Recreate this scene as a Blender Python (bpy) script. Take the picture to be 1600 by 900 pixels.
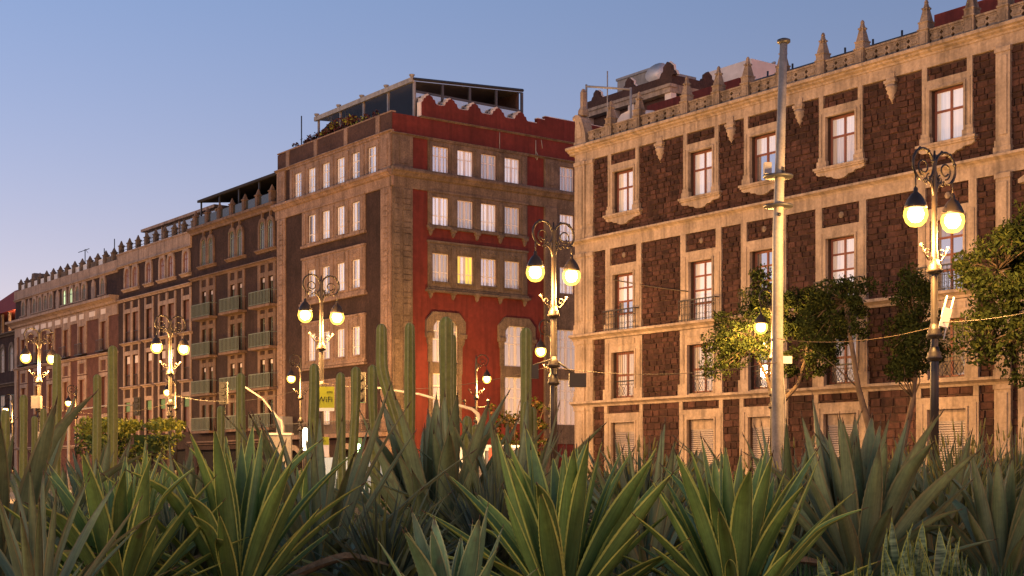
import bpy, math, random
from mathutils import Vector, Matrix
for _o in list(bpy.data.objects):
    bpy.data.objects.remove(_o)
SC = bpy.context.scene
COL = SC.collection
rng = random.Random(11)
R = math.radians

# ------------------------------------------------------------------ camera
CAM_Z = 1.6
cam_data = bpy.data.cameras.new('camera')
cam_data.lens = 50.0
cam_data.sensor_width = 36.0
cam_data.shift_y = 0.178
cam_data.clip_start = 0.05
cam_data.clip_end = 4000.0
cam = bpy.data.objects.new('camera', cam_data)
COL.objects.link(cam)
cam.location = (0, 0, CAM_Z)
cam.rotation_euler = (R(90), 0, 0)
SC.camera = cam

# ------------------------------------------------------------------ sky and sun (first light, sun low behind the left shoulder)
SUN_AZ = R(228)        # compass style, clockwise from +Y
SUN_EL = R(7.0)
world = bpy.data.worlds.new('World')
SC.world = world
world.use_nodes = True
wn, wl = world.node_tree.nodes, world.node_tree.links
wn.clear()
w_out = wn.new('ShaderNodeOutputWorld')
w_bg = wn.new('ShaderNodeBackground')
w_sky = wn.new('ShaderNodeTexSky')
w_sky.sky_type = 'NISHITA'
w_sky.sun_disc = False
w_sky.sun_elevation = SUN_EL
w_sky.sun_rotation = -SUN_AZ
w_sky.altitude = 2200.0
w_sky.air_density = 1.0
w_sky.dust_density = 1.2
w_sky.ozone_density = 2.2
# the belt of dusk: the sky is rosier low down, all the way round
w_tc = wn.new('ShaderNodeTexCoord')
w_sep = wn.new('ShaderNodeSeparateXYZ')
w_ramp = wn.new('ShaderNodeValToRGB')
w_ramp.color_ramp.elements[0].position = 0.0
w_ramp.color_ramp.elements[0].color = (1.50, 0.68, 0.55, 1)
w_ramp.color_ramp.elements[1].position = 0.36
w_ramp.color_ramp.elements[1].color = (1.34, 1.0, 0.99, 1)
_e = w_ramp.color_ramp.elements.new(0.16)
_e.color = (1.45, 0.79, 0.70, 1)
w_mul = wn.new('ShaderNodeMix')
w_mul.data_type = 'RGBA'
w_mul.blend_type = 'MULTIPLY'
w_mul.inputs['Factor'].default_value = 1.0
wl.new(w_tc.outputs['Generated'], w_sep.inputs[0])
wl.new(w_sep.outputs['Z'], w_ramp.inputs['Fac'])
wl.new(w_sky.outputs['Color'], w_mul.inputs['A'])
wl.new(w_ramp.outputs['Color'], w_mul.inputs['B'])
wl.new(w_mul.outputs['Result'], w_bg.inputs['Color'])
w_bg.inputs['Strength'].default_value = 0.105
wl.new(w_bg.outputs[0], w_out.inputs['Surface'])

sun_data = bpy.data.lights.new('sun', 'SUN')
sun_data.energy = 0.6
sun_data.angle = R(25)
sun_data.color = (1.0, 0.70, 0.54)
sun = bpy.data.objects.new('sun', sun_data)
COL.objects.link(sun)
_sd = Vector((math.sin(SUN_AZ) * math.cos(SUN_EL), math.cos(SUN_AZ) * math.cos(SUN_EL), math.sin(SUN_EL)))
sun.rotation_euler = _sd.to_track_quat('Z', 'Y').to_euler()
sun.location = (-40, -40, 40)

SC.view_settings.view_transform = 'Standard'
SC.view_settings.look = 'None'
SC.view_settings.exposure = 1.0
SC.view_settings.gamma = 1.0
SC.view_settings.use_curve_mapping = False
SC.cycles.max_bounces = 5
SC.cycles.diffuse_bounces = 3
SC.cycles.glossy_bounces = 3
SC.cycles.transparent_max_bounces = 12
SC.cycles.sample_clamp_indirect = 4.0
SC.cycles.use_denoising = True
SC.cycles.use_light_tree = True

# ------------------------------------------------------------------ the street's own frame
# u runs along the house fronts (to the right seen from the square), q is the distance out from
# the standpoint square to the fronts (house fronts stand at q = 50)
TH = math.atan(1650 / 2222)
SN, CS = math.sin(TH), math.cos(TH)
ROT = math.atan2(-CS, SN)
def street(u, q):
    return Vector((u * SN + q * CS, -u * CS + q * SN, 0))
def ray(k, q):
    """point on the street line q seen along the bearing k (tangent)"""
    y = q / (CS * k + SN)
    return Vector((k * y, y, 0))
def bear(px):
    return (px - 800) / 2222.0

# ------------------------------------------------------------------ object helpers
def tag(o, label=None, cat=None, group=None, kind=None):
    if label: o['label'] = label
    if cat: o['category'] = cat
    if group: o['group'] = group
    if kind: o['kind'] = kind
    return o
def empty(name, loc=(0, 0, 0), rz=0.0, label=None, cat=None, group=None):
    o = bpy.data.objects.new(name, None)
    o.empty_display_size = 0.3
    COL.objects.link(o)
    o.location = loc
    o.rotation_euler = (0, 0, rz)
    return tag(o, label, cat, group)
def link(name, mesh, parent=None, loc=(0, 0, 0), rot=(0, 0, 0), scale=(1, 1, 1)):
    o = bpy.data.objects.new(name, mesh)
    COL.objects.link(o)
    if parent is not None: o.parent = parent
    o.location = loc; o.rotation_euler = rot; o.scale = scale
    return o
def copy_tree(o, parent=None):
    c = o.copy()
    COL.objects.link(c)
    c.parent = parent
    for ch in o.children:
        copy_tree(ch, c)
    return c

class MB:
    """collects shapes for ONE mesh"""
    def __init__(self):
        self.v = []; self.f = []; self.m = []; self.smooth = []
    def add(self, vs, fs, mi=0, sm=False):
        b = len(self.v)
        self.v += [tuple(p) for p in vs]
        for f in fs:
            self.f.append(tuple(b + i for i in f)); self.m.append(mi); self.smooth.append(sm)
    def box(self, x0, x1, y0, y1, z0, z1, mi=0):
        self.add([(x0, y0, z0), (x1, y0, z0), (x1, y1, z0), (x0, y1, z0), (x0, y0, z1), (x1, y0, z1), (x1, y1, z1), (x0, y1, z1)],
                 [(0, 3, 2, 1), (4, 5, 6, 7), (0, 1, 5, 4), (1, 2, 6, 5), (2, 3, 7, 6), (3, 0, 4, 7)], mi)
    def prism_xz(self, pts, y0, y1, mi=0):
        """polygon in x-z (counter-clockwise seen from -y), from y0 (front) to y1"""
        n = len(pts)
        vs = [(x, y0, z) for x, z in pts] + [(x, y1, z) for x, z in pts]
        fs = [tuple(range(n)), tuple(range(2 * n - 1, n - 1, -1))] + [((i + 1) % n, i, n + i, n + (i + 1) % n) for i in range(n)]
        self.add(vs, fs, mi)
    def profile(self, pts, x0, x1, mi=0):
        """closed profile of (y, z) points run from x0 to x1"""
        n = len(pts)
        vs = [(x0, y, z) for y, z in pts] + [(x1, y, z) for y, z in pts]
        fs = [tuple(range(n)), tuple(range(2 * n - 1, n - 1, -1))] + [((i + 1) % n, i, n + i, n + (i + 1) % n) for i in range(n)]
        self.add(vs, fs, mi)
    def lathe(self, prof, cx=0, cy=0, n=12, mi=0, sm=True, z0=0):
        vs = []; fs = []
        for r, z in prof:
            for k in range(n):
                a = 2 * math.pi * k / n
                vs.append((cx + r * math.cos(a), cy + r * math.sin(a), z0 + z))
        for i in range(len(prof) - 1):
            for k in range(n):
                fs.append((i * n + k, i * n + (k + 1) % n, (i + 1) * n + (k + 1) % n, (i + 1) * n + k))
        fs.append(tuple(range(n - 1, -1, -1))); fs.append(tuple((len(prof) - 1) * n + k for k in range(n)))
        self.add(vs, fs, mi, sm)
    def tube(self, path, rad, n=8, mi=0, sm=True):
        path = [Vector(p) for p in path]
        if not hasattr(rad, '__len__'): rad = [rad] * len(path)
        vs = []; fs = []
        prev = None
        for i, p in enumerate(path):
            t = (path[min(i + 1, len(path) - 1)] - path[max(i - 1, 0)])
            if t.length < 1e-9: t = Vector((0, 0, 1))
            t.normalize()
            if prev is None:
                a = Vector((0, 0, 1)) if abs(t.z) < 0.9 else Vector((1, 0, 0))
                nx = t.cross(a).normalized()
            else:
                nx = (prev - t * prev.dot(t))
                nx = nx.normalized() if nx.length > 1e-6 else t.orthogonal().normalized()
            prev = nx
            ny = t.cross(nx)
            for k in range(n):
                a = 2 * math.pi * k / n
                vs.append(p + (nx * math.cos(a) + ny * math.sin(a)) * rad[i])
        for i in range(len(path) - 1):
            for k in range(n):
                fs.append((i * n + k, i * n + (k + 1) % n, (i + 1) * n + (k + 1) % n, (i + 1) * n + k))
        fs.append(tuple(range(n - 1, -1, -1))); fs.append(tuple((len(path) - 1) * n + k for k in range(n)))
        self.add(vs, fs, mi, sm)
    def mesh(self, name, mats):
        me = bpy.data.meshes.new(name)
        me.from_pydata(self.v, [], self.f)
        if not isinstance(mats, (list, tuple)): mats = [mats]
        for m in mats: me.materials.append(m)
        me.polygons.foreach_set('material_index', self.m)
        me.polygons.foreach_set('use_smooth', self.smooth)
        me.update()
        return me
    def build(self, name, mats, parent=None, loc=(0, 0, 0), rot=(0, 0, 0)):
        return link(name, self.mesh(name, mats), parent, loc, rot)

# ------------------------------------------------------------------ materials
def material(name, col, rough=0.8, var=0.25, scale=1.5, col2=None, bump=0.0, bscale=18.0, metal=0.0, spec=0.3, streak=0.0, island=0.0, fine=0.0):
    m = bpy.data.materials.new(name)
    m.use_nodes = True
    n, l = m.node_tree.nodes, m.node_tree.links
    b = n['Principled BSDF']
    b.inputs['Roughness'].default_value = rough
    b.inputs['Metallic'].default_value = metal
    b.inputs['Specular IOR Level'].default_value = spec
    geo = n.new('ShaderNodeNewGeometry')
    c2 = col2 or tuple(c * (1 - var) for c in col)
    c1 = col if col2 else tuple(min(1, c * (1 + var * 0.6)) for c in col)
    noise = n.new('ShaderNodeTexNoise'); noise.inputs['Scale'].default_value = scale; noise.inputs['Detail'].default_value = 6; noise.inputs['Roughness'].default_value = 0.65
    l.new(geo.outputs['Position'], noise.inputs['Vector'])
    mr = n.new('ShaderNodeMapRange'); mr.inputs['From Min'].default_value = 0.3; mr.inputs['From Max'].default_value = 0.7
    l.new(noise.outputs['Fac'], mr.inputs['Value'])
    mix = n.new('ShaderNodeMix'); mix.data_type = 'RGBA'
    mix.inputs['A'].default_value = (*c2, 1); mix.inputs['B'].default_value = (*c1, 1)
    l.new(mr.outputs[0], mix.inputs['Factor'])
    out = mix.outputs['Result']
    if fine:
        nf = n.new('ShaderNodeTexNoise'); nf.inputs['Scale'].default_value = scale * 9; nf.inputs['Detail'].default_value = 4
        l.new(geo.outputs['Position'], nf.inputs['Vector'])
        mf = n.new('ShaderNodeMapRange'); mf.inputs['From Min'].default_value = 0.3; mf.inputs['From Max'].default_value = 0.7
        mf.inputs['To Min'].default_value = 1 - fine; mf.inputs['To Max'].default_value = 1 + fine
        l.new(nf.outputs['Fac'], mf.inputs['Value'])
        mx = n.new('ShaderNodeMix'); mx.data_type = 'RGBA'; mx.blend_type = 'MULTIPLY'; mx.inputs['Factor'].default_value = 1
        l.new(out, mx.inputs['A']); l.new(mf.outputs[0], mx.inputs['B'])
        out = mx.outputs['Result']
    if streak:
        mp = n.new('ShaderNodeMapping'); mp.inputs['Scale'].default_value = (1.6, 1.6, 0.12)
        l.new(geo.outputs['Position'], mp.inputs['Vector'])
        ns = n.new('ShaderNodeTexNoise'); ns.inputs['Scale'].default_value = 2.2; ns.inputs['Detail'].default_value = 5
        l.new(mp.outputs[0], ns.inputs['Vector'])
        ms = n.new('ShaderNodeMapRange'); ms.inputs['From Min'].default_value = 0.45; ms.inputs['From Max'].default_value = 0.75
        ms.inputs['To Min'].default_value = 1.0; ms.inputs['To Max'].default_value = 1 - streak
        l.new(ns.outputs['Fac'], ms.inputs['Value'])
        mx = n.new('ShaderNodeMix'); mx.data_type = 'RGBA'; mx.blend_type = 'MULTIPLY'; mx.inputs['Factor'].default_value = 1
        l.new(out, mx.inputs['A']); l.new(ms.outputs[0], mx.inputs['B'])
        out = mx.outputs['Result']
    if island:
        oi = n.new('ShaderNodeObjectInfo')
        ad = n.new('ShaderNodeMath'); ad.operation = 'ADD'
        l.new(geo.outputs['Random Per Island'], ad.inputs[0]); l.new(oi.outputs['Random'], ad.inputs[1])
        fr = n.new('ShaderNodeMath'); fr.operation = 'FRACT'; l.new(ad.outputs[0], fr.inputs[0])
        mi = n.new('ShaderNodeMapRange'); mi.inputs['To Min'].default_value = 1 - island; mi.inputs['To Max'].default_value = 1 + island
        l.new(fr.outputs[0], mi.inputs['Value'])
        mx = n.new('ShaderNodeMix'); mx.data_type = 'RGBA'; mx.blend_type = 'MULTIPLY'; mx.inputs['Factor'].default_value = 1
        l.new(out, mx.inputs['A']); l.new(mi.outputs[0], mx.inputs['B'])
        out = mx.outputs['Result']
    l.new(out, b.inputs['Base Color'])
    if bump:
        nb = n.new('ShaderNodeTexNoise'); nb.inputs['Scale'].default_value = bscale; nb.inputs['Detail'].default_value = 5
        l.new(geo.outputs['Position'], nb.inputs['Vector'])
        bp = n.new('ShaderNodeBump'); bp.inputs['Strength'].default_value = bump; bp.inputs['Distance'].default_value = 0.03
        l.new(nb.outputs['Fac'], bp.inputs['Height']); l.new(bp.outputs[0], b.inputs['Normal'])
    return m

def glass_pane(name, curtain, mirror, glow=0.0, glow_col=(1, 0.93, 0.86), folds=True, tint=(1, 1, 1)):
    """window pane with a curtain close behind it: curtain colour under a reflecting coat"""
    m = bpy.data.materials.new(name)
    m.use_nodes = True
    n, l = m.node_tree.nodes, m.node_tree.links
    b = n['Principled BSDF']; out = n['Material Output']
    geo = n.new('ShaderNodeNewGeometry')
    oi = n.new('ShaderNodeObjectInfo')
    b.inputs['Roughness'].default_value = 0.7
    b.inputs['Specular IOR Level'].default_value = 0.1
    mp = n.new('ShaderNodeMapping'); mp.inputs['Scale'].default_value = (7, 7, 0.25)
    l.new(geo.outputs['Position'], mp.inputs['Vector'])
    ns = n.new('ShaderNodeTexNoise'); ns.inputs['Scale'].default_value = 1.6; ns.inputs['Detail'].default_value = 3
    l.new(mp.outputs[0], ns.inputs['Vector'])
    mr = n.new('ShaderNodeMapRange'); mr.inputs['From Min'].default_value = 0.35; mr.inputs['From Max'].default_value = 0.65
    mr.inputs['To Min'].default_value = 0.7 if folds else 0.9; mr.inputs['To Max'].default_value = 1.1
    l.new(ns.outputs['Fac'], mr.inputs['Value'])
    mx = n.new('ShaderNodeMix'); mx.data_type = 'RGBA'; mx.blend_type = 'MULTIPLY'; mx.inputs['Factor'].default_value = 1
    mx.inputs['A'].default_value = (*curtain, 1); l.new(mr.outputs[0], mx.inputs['B'])
    l.new(mx.outputs['Result'], b.inputs['Base Color'])
    if glow:  # emission: real in the lit panes, added brightness in the curtained ones
        mg = n.new('ShaderNodeMath'); mg.operation = 'MULTIPLY'; mg.inputs[1].default_value = glow
        l.new(mr.outputs[0], mg.inputs[0])
        mo = n.new('ShaderNodeMapRange'); mo.inputs['To Min'].default_value = 0.6; mo.inputs['To Max'].default_value = 1.15
        l.new(oi.outputs['Random'], mo.inputs['Value'])
        mg2 = n.new('ShaderNodeMath'); mg2.operation = 'MULTIPLY'
        l.new(mg.outputs[0], mg2.inputs[0]); l.new(mo.outputs[0], mg2.inputs[1])
        b.inputs['Emission Color'].default_value = (*glow_col, 1)
        l.new(mg2.outputs[0], b.inputs['Emission Strength'])
    gl = n.new('ShaderNodeBsdfGlossy'); gl.inputs['Roughness'].default_value = 0.03; gl.inputs['Color'].default_value = (*tint, 1)
    nb = n.new('ShaderNodeTexNoise'); nb.inputs['Scale'].default_value = 0.9
    l.new(geo.outputs['Position'], nb.inputs['Vector'])
    bp = n.new('ShaderNodeBump'); bp.inputs['Strength'].default_value = 0.05; bp.inputs['Distance'].default_value = 0.05
    l.new(nb.outputs['Fac'], bp.inputs['Height']); l.new(bp.outputs[0], gl.inputs['Normal'])
    ms = n.new('ShaderNodeMixShader'); ms.inputs['Fac'].default_value = mirror
    l.new(b.outputs[0], ms.inputs[1]); l.new(gl.outputs[0], ms.inputs[2]); l.new(ms.outputs[0], out.inputs['Surface'])
    return m

def emitter(name, col, strength):
    m = bpy.data.materials.new(name); m.use_nodes = True
    b = m.node_tree.nodes['Principled BSDF']
    b.inputs['Base Color'].default_value = (*[min(1, c) for c in col], 1)
    b.inputs['Emission Color'].default_value = (*col, 1); b.inputs['Emission Strength'].default_value = strength
    return m

M = {}
M['stone'] = material('pale_tan_stone', (0.375, 0.285, 0.215), 0.85, 0.34, 0.9, bump=0.3, streak=0.5, fine=0.16)
M['stone_dk'] = material('weathered_tan_stone', (0.27, 0.205, 0.155), 0.9, 0.45, 1.2, bump=0.3, streak=0.6, fine=0.22)
M['tezontle'] = material('dark_red_volcanic_stone', (0.06, 0.027, 0.021), 0.95, 0.45, 0.8, bump=0.6, bscale=9, island=0.4, fine=0.3, streak=0.4)
M['mortar'] = material('brown_mortar', (0.07, 0.042, 0.032), 0.95, 0.3, 2.0)
M['brown_wall'] = material('brown_tezontle_wall', (0.045, 0.025, 0.021), 0.95, 0.4, 0.7, bump=0.5, bscale=7, streak=0.3, fine=0.3)
M['dark_wall'] = material('very_dark_brown_wall', (0.072, 0.04, 0.033), 0.95, 0.35, 0.7, bump=0.5, bscale=7, fine=0.25)
M['brick'] = material('dull_red_brick', (0.11, 0.048, 0.036), 0.95, 0.35, 1.5, bump=0.4, fine=0.3)
M['a_stone'] = material('brownish_carved_stone', (0.27, 0.18, 0.135), 0.9, 0.35, 1.0, bump=0.35, streak=0.4, fine=0.25)
M['a_grey'] = material('grey_brown_stone', (0.15, 0.11, 0.082), 0.9, 0.4, 1.1, bump=0.35, streak=0.4, fine=0.25)  # darker, greyer tone than the carved stone on the square front
M['red'] = material('deep_red_paint', (0.135, 0.024, 0.018), 0.85, 0.3, 0.35, streak=0.35, fine=0.14)
M['white_cap'] = material('chalky_white_cap', (0.55, 0.5, 0.47), 0.9, 0.4, 3.0)
M['c_stone'] = material('brown_stone_trim', (0.185, 0.12, 0.087), 0.9, 0.35, 1.1, bump=0.3, streak=0.4, fine=0.2)
M['d_stone'] = material('pinkish_stone_trim', (0.36, 0.255, 0.195), 0.9, 0.3, 1.0, bump=0.2, streak=0.45, fine=0.2)
M['plaster'] = material('white_plaster', (0.7, 0.6, 0.54), 0.9, 0.15, 1.0)
M['wood'] = material('reddish_wood_frame', (0.19, 0.07, 0.05), 0.6, 0.2, 3.0)
M['white_frame'] = material('white_window_frame', (0.74, 0.69, 0.66), 0.5, 0.08, 3.0)
M['green_frame'] = material('grey_green_window_frame', (0.16, 0.2, 0.17), 0.6, 0.15, 3.0)
M['iron'] = material('black_wrought_iron', (0.02, 0.016, 0.014), 0.5, 0.3, 5.0, spec=0.5)
M['lamp_iron'] = material('dark_bronze_iron', (0.022, 0.015, 0.01), 0.5, 0.3, 6.0, spec=0.5)
M['interior'] = material('dark_interior', (0.012, 0.009, 0.008), 0.9, 0.1)
M['shutter'] = material('grey_metal_shutter', (0.36, 0.3, 0.27), 0.55, 0.15, 1.0, spec=0.4, streak=0.2)
M['dark_metal'] = material('dark_grey_metal', (0.035, 0.036, 0.042), 0.45, 0.2, 4.0, spec=0.5)
M['grey_metal'] = material('grey_metal', (0.26, 0.25, 0.25), 0.5, 0.2, 4.0, spec=0.5)
M['concrete'] = material('grey_concrete', (0.3, 0.28, 0.26), 0.9, 0.25, 1.0, streak=0.3)
M['canvas'] = material('dark_canvas', (0.03, 0.026, 0.026), 0.9, 0.2)
M['mast_paint'] = material('dull_white_mast_paint', (0.42, 0.38, 0.34), 0.6, 0.2, 3.0, streak=.3)
M['white_paint'] = material('white_painted_metal', (0.68, 0.64, 0.6), 0.5, 0.12, 3.0, spec=0.4)
M['pole_paint'] = material('greyish_painted_steel', (0.31, 0.29, 0.265), 0.55, 0.25, 2.0, streak=0.35, fine=0.15)

M['pane_b'] = glass_pane('sky_reflecting_glow_pane', (0.8, 0.74, 0.68), 0.5, 0.15, (1, .9, .82), folds=False, tint=(1, .97, .93))  # glow added to whiten the pane in place of brighter reflected sky
M['pane_b2'] = glass_pane('blind_glow_pane', (0.6, 0.5, 0.42), 0.35, 0.06, (1, .88, .75), tint=(1, .97, .93))  # slight added glow brightens the blind
M['pane_b3'] = glass_pane('clear_sky_pane', (0.3, 0.27, 0.25), 0.75, 0.0, folds=False)
M['pane_dim'] = glass_pane('dull_brown_pane', (0.30, 0.24, 0.2), 0.35, 0.0)  # browner, darker curtain tone than the other palace panes
M['pane_a'] = glass_pane('white_glow_curtained_pane', (0.8, 0.76, 0.74), 0.6, 0.16, (1, .93, .88), tint=(1, .96, .93))  # added glow makes up for weak sky reflection on the curtains
M['pane_red'] = glass_pane('pale_glow_curtained_pane', (0.8, 0.79, 0.8), 0.3, 0.14, (1, .93, .9))  # added glow whitens the curtains on the red front
M['pane_red2'] = glass_pane('dim_glow_curtained_pane', (0.36, 0.35, 0.36), 0.25, 0.02, (1, .9, .8))  # keeps a trace of the added curtain glow
M['pane_a2'] = glass_pane('grey_curtained_pane', (0.45, 0.42, 0.42), 0.55, 0.0, tint=(1, .96, .93))
M['pane_a3'] = glass_pane('part_open_pane', (0.12, 0.1, 0.1), 0.35, 0.0)
M['pane_lit'] = glass_pane('yellow_lit_pane', (0.5, 0.36, 0.05), 0.1, 0.5, (1, 0.66, 0.06))
M['pane_c'] = glass_pane('dark_pane', (0.05, 0.055, 0.05), 0.3, 0.0)
M['pane_d'] = glass_pane('curtained_rosy_pane', (0.3, 0.2, 0.17), 0.25, 0.0)
M['pane_green'] = glass_pane('pale_green_lit_pane', (0.4, 0.5, 0.25), 0.1, 0.8, (0.85, 1.0, 0.55))
M['roof_glass'] = glass_pane('tinted_terrace_glass', (0.12, 0.11, 0.115), 0.35, 0.0, folds=False)
M['dark_glass'] = glass_pane('dark_terrace_glass', (0.04, 0.042, 0.035), 0.1, 0.0, folds=False)
M['bulb'] = emitter('sodium_bulb', (1.0, 0.80, 0.42), 30.0)

M['green_infill'] = material('grey_green_mesh_panel', (0.07, 0.08, 0.06), 0.7, 0.35, 6.0)
_n, _l = M['green_infill'].node_tree.nodes, M['green_infill'].node_tree.links
_tr = _n.new('ShaderNodeBsdfTransparent'); _ms = _n.new('ShaderNodeMixShader'); _ms.inputs['Fac'].default_value = .4
_l.new(_tr.outputs[0], _ms.inputs[1]); _l.new(_n['Principled BSDF'].outputs[0], _ms.inputs[2]); _l.new(_ms.outputs[0], _n['Material Output'].inputs['Surface'])

_unit = {}
def unit_box(mat):
    if mat.name not in _unit:
        b = MB(); b.box(-0.5, 0.5, -0.5, 0.5, -0.5, 0.5)
        _unit[mat.name] = b.mesh('block_' + mat.name, mat)
    return _unit[mat.name]

class Face:
    """one front of a building: x right, y into the house, z up, hung on the building's Empty"""
    def __init__(self, root, loc=(0, 0, 0), rz=0.0):
        self.root = root; self.loc = loc; self.rz = rz
    def put(self, name, mb, mats):
        return mb.build(name, mats, self.root, self.loc, (0, 0, self.rz))
    def box(self, name, mat, x0, x1, y0, y1, z0, z1):
        o = link(name, unit_box(mat), self.root)
        return self._place(o, x0, x1, y0, y1, z0, z1)
    def _place(self, o, x0, x1, y0, y1, z0, z1):
        c = Vector(((x0 + x1) / 2, (y0 + y1) / 2, (z0 + z1) / 2))
        o.location = Vector(self.loc) + Matrix.Rotation(self.rz, 3, 'Z') @ c
        o.rotation_euler = (0, 0, self.rz)
        o.scale = (abs(x1 - x0), abs(y1 - y0), abs(z1 - z0))
        return o
    def mesh(self, name, me, x, y, z):
        o = link(name, me, self.root)
        o.location = Vector(self.loc) + Matrix.Rotation(self.rz, 3, 'Z') @ Vector((x, y, z))
        o.rotation_euler = (0, 0, self.rz)
        return o
    def wall(self, name, mat, x0, x1, z0, z1, holes, depth=0.35):
        """front sheet with real openings (x0, x1, z0, z1) and their reveals"""
        b = MB()
        zs = sorted({z0, z1} | {max(z0, min(z1, h[i])) for h in holes for i in (2, 3)})
        for za, zb in zip(zs, zs[1:]):
            if zb - za < 1e-6: continue
            zm = (za + zb) / 2
            cuts = sorted((h[0], h[1]) for h in holes if h[2] < zm < h[3])
            x = x0
            for a, c in cuts + [(x1, x1)]:
                if a - x > 1e-6:
                    b.add([(x, 0, za), (a, 0, za), (a, 0, zb), (x, 0, zb)], [(0, 1, 2, 3)])
                x = max(x, c)
        for a, c, za, zb in holes:
            b.add([(a, 0, za), (c, 0, za), (c, 0, zb), (a, 0, zb), (a, depth, za), (c, depth, za), (c, depth, zb), (a, depth, zb)],
                  [(0, 4, 5, 1), (1, 5, 6, 2), (2, 6, 7, 3), (3, 7, 4, 0)])
        return self.put(name, b, mat)
    def window(self, x, z0, w, h, cols, rows, fmat, pmat, y=0.2, bar=0.07, name='window', stile=0.0, pane_mats=None):
        """frame with bars; each pane a piece of its own. cols / rows are lists of fractions of the bars' places"""
        b = MB(); t = 0.06
        x0, x1 = x - w / 2, x + w / 2; z1 = z0 + h
        b.box(x0, x0 + bar, y, y + t, z0, z1); b.box(x1 - bar, x1, y, y + t, z0, z1)
        b.box(x0 + bar, x1 - bar, y, y + t, z0, z0 + bar); b.box(x0 + bar, x1 - bar, y, y + t, z1 - bar, z1)
        xs = [x0 + bar / 2] + [x0 + w * c for c in cols] + [x1 - bar / 2]
        zs = [z0 + bar / 2] + [z0 + h * r for r in rows] + [z1 - bar / 2]
        for xx in xs[1:-1]:
            bb = max(bar, stile) if abs(xx - x) < 0.02 else bar * 0.7
            b.box(xx - bb / 2, xx + bb / 2, y - 0.01, y + t + 0.01, z0 + bar, z1 - bar)
        for zz in zs[1:-1]: b.box(x0 + bar, x1 - bar, y - 0.004, y + t + 0.004, zz - bar * 0.45, zz + bar * 0.45)
        wo = self.put(name, b, fmat)
        k = 0; ww = rng.randrange(100)
        for i in range(len(xs) - 1):
            for j in range(len(zs) - 1):
                pm = pmat if pane_mats is None else (pane_mats[k % len(pane_mats)] if len(pane_mats) < 9 else pane_mats[(7 * i + ww) % len(pane_mats)])
                p = link('pane', unit_box(pm), wo)
                p.location = ((xs[i] + xs[i + 1]) / 2, y + t * 0.6, (zs[j] + zs[j + 1]) / 2)
                p.rotation_euler = (R(rng.uniform(-.25, .25)), 0, R(rng.uniform(-.5, .5)))
                p.scale = (xs[i + 1] - xs[i] - 0.03, 0.012, zs[j + 1] - zs[j] - 0.03)
                k += 1
        return wo
    def surround(self, x, z0, z1, wi, wo, top, mat, proj=0.12, name='window_surround', bottom=0.0):
        """stone frame: inner half width wi, outer half width wo, head height top, moulded inner edge"""
        b = MB()
        for s in (-1, 1):
            a, c = sorted((x + s * wi, x + s * wo))
            b.box(a, c, -proj, 0.003, z0 - bottom, z1 + top)
            e0, e1 = sorted((x + s * wi, x + s * (wi + 0.1)))
            b.box(e0, e1, -proj - 0.05, -proj, z0, z1 + 0.1)
            # raised strip on the jamb
            e0, e1 = sorted((x + s * (wi + 0.24), x + s * (wo - 0.1)))
            if e1 - e0 > 0.06: b.box(e0, e1, -proj - 0.03, -proj, z0 + 0.35, z1 + top - 0.25)
        b.box(x - wi, x + wi, -proj, 0.003, z1, z1 + top)
        b.box(x - wi, x + wi, -proj - 0.05, -proj, z1, z1 + 0.1)
        if bottom > 0: b.box(x - wi, x + wi, -proj, 0.003, z0 - bottom, z0)
        return self.put(name, b, mat)
    def ledge(self, name, mat, x0, x1, z0, z1, proj, steps=None):
        h = z1 - z0
        pts = [(0.004, z0), (-proj * 0.35, z0), (-proj * 0.45, z0 + h * 0.3), (-proj * 0.8, z0 + h * 0.55), (-proj, z0 + h * 0.62), (-proj, z1 - 0.02), (-proj * 0.96, z1), (0.004, z1)]
        b = MB(); b.profile(pts, x0, x1)
        return self.put(name, b, mat)

# ================================================================== ground
def sheet(name, pts, z, mat):
    me = bpy.data.meshes.new(name)
    me.from_pydata([(p[0], p[1], z) for p in pts], [], [tuple(range(len(pts)))])
    me.materials.append(mat)
    o = link(name, me)
    return tag(o, kind='structure')
M['paving'] = material('grey_plaza_paving', (0.17, 0.15, 0.135), 0.8, 0.25, 0.3, fine=0.2, bump=0.1)
M['asphalt'] = material('asphalt', (0.05, 0.048, 0.046), 0.8, 0.25, 0.6, fine=0.3, bump=0.2)
M['pavement'] = material('stone_pavement', (0.24, 0.2, 0.17), 0.85, 0.25, 0.6, fine=0.2)
M['line'] = material('white_road_paint', (0.6, 0.57, 0.52), 0.7, 0.3, 3.0)
sheet('ground', [(-1500, -300), (1500, -300), (1500, 2500), (-1500, 2500)], -0.02, M['paving'])
def strip(name, u0, u1, q0, q1, z, mat):
    return sheet(name, [street(u0, q0), street(u1, q0), street(u1, q1), street(u0, q1)], z, mat)
strip('road', -260, 60, 33.2, 44.6, -0.012, M['asphalt'])
for i in range(14):
    o = strip('lane_marking', -170 + i * 12, -166 + i * 12, 38.8, 38.95, -0.006, M['line'])
def pavement(u0, u1, q0, q1):
    b = MB(); b.box(u0, u1, q0 - 50, q1 - 50, -0.1, 0.13)
    o = b.build('pavement', M['pavement']); o.rotation_euler = (0, 0, ROT); o.location = street(0, 50)
    return tag(o, kind='structure')
pavement(-200, -79.2, 44.6, 50.4)
pavement(-62.6, 20, 44.6, 50.4)
strip('side_street', -79.2, -62.6, 44.6, 120, -0.008, M['asphalt'])

def house(name, u_root, label, cat='building', v=0.0):
    r = empty(name, street(u_root, 50 + v), ROT, label, cat)
    return r, Face(r, (-u_root, 0, 0), 0.0)

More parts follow.
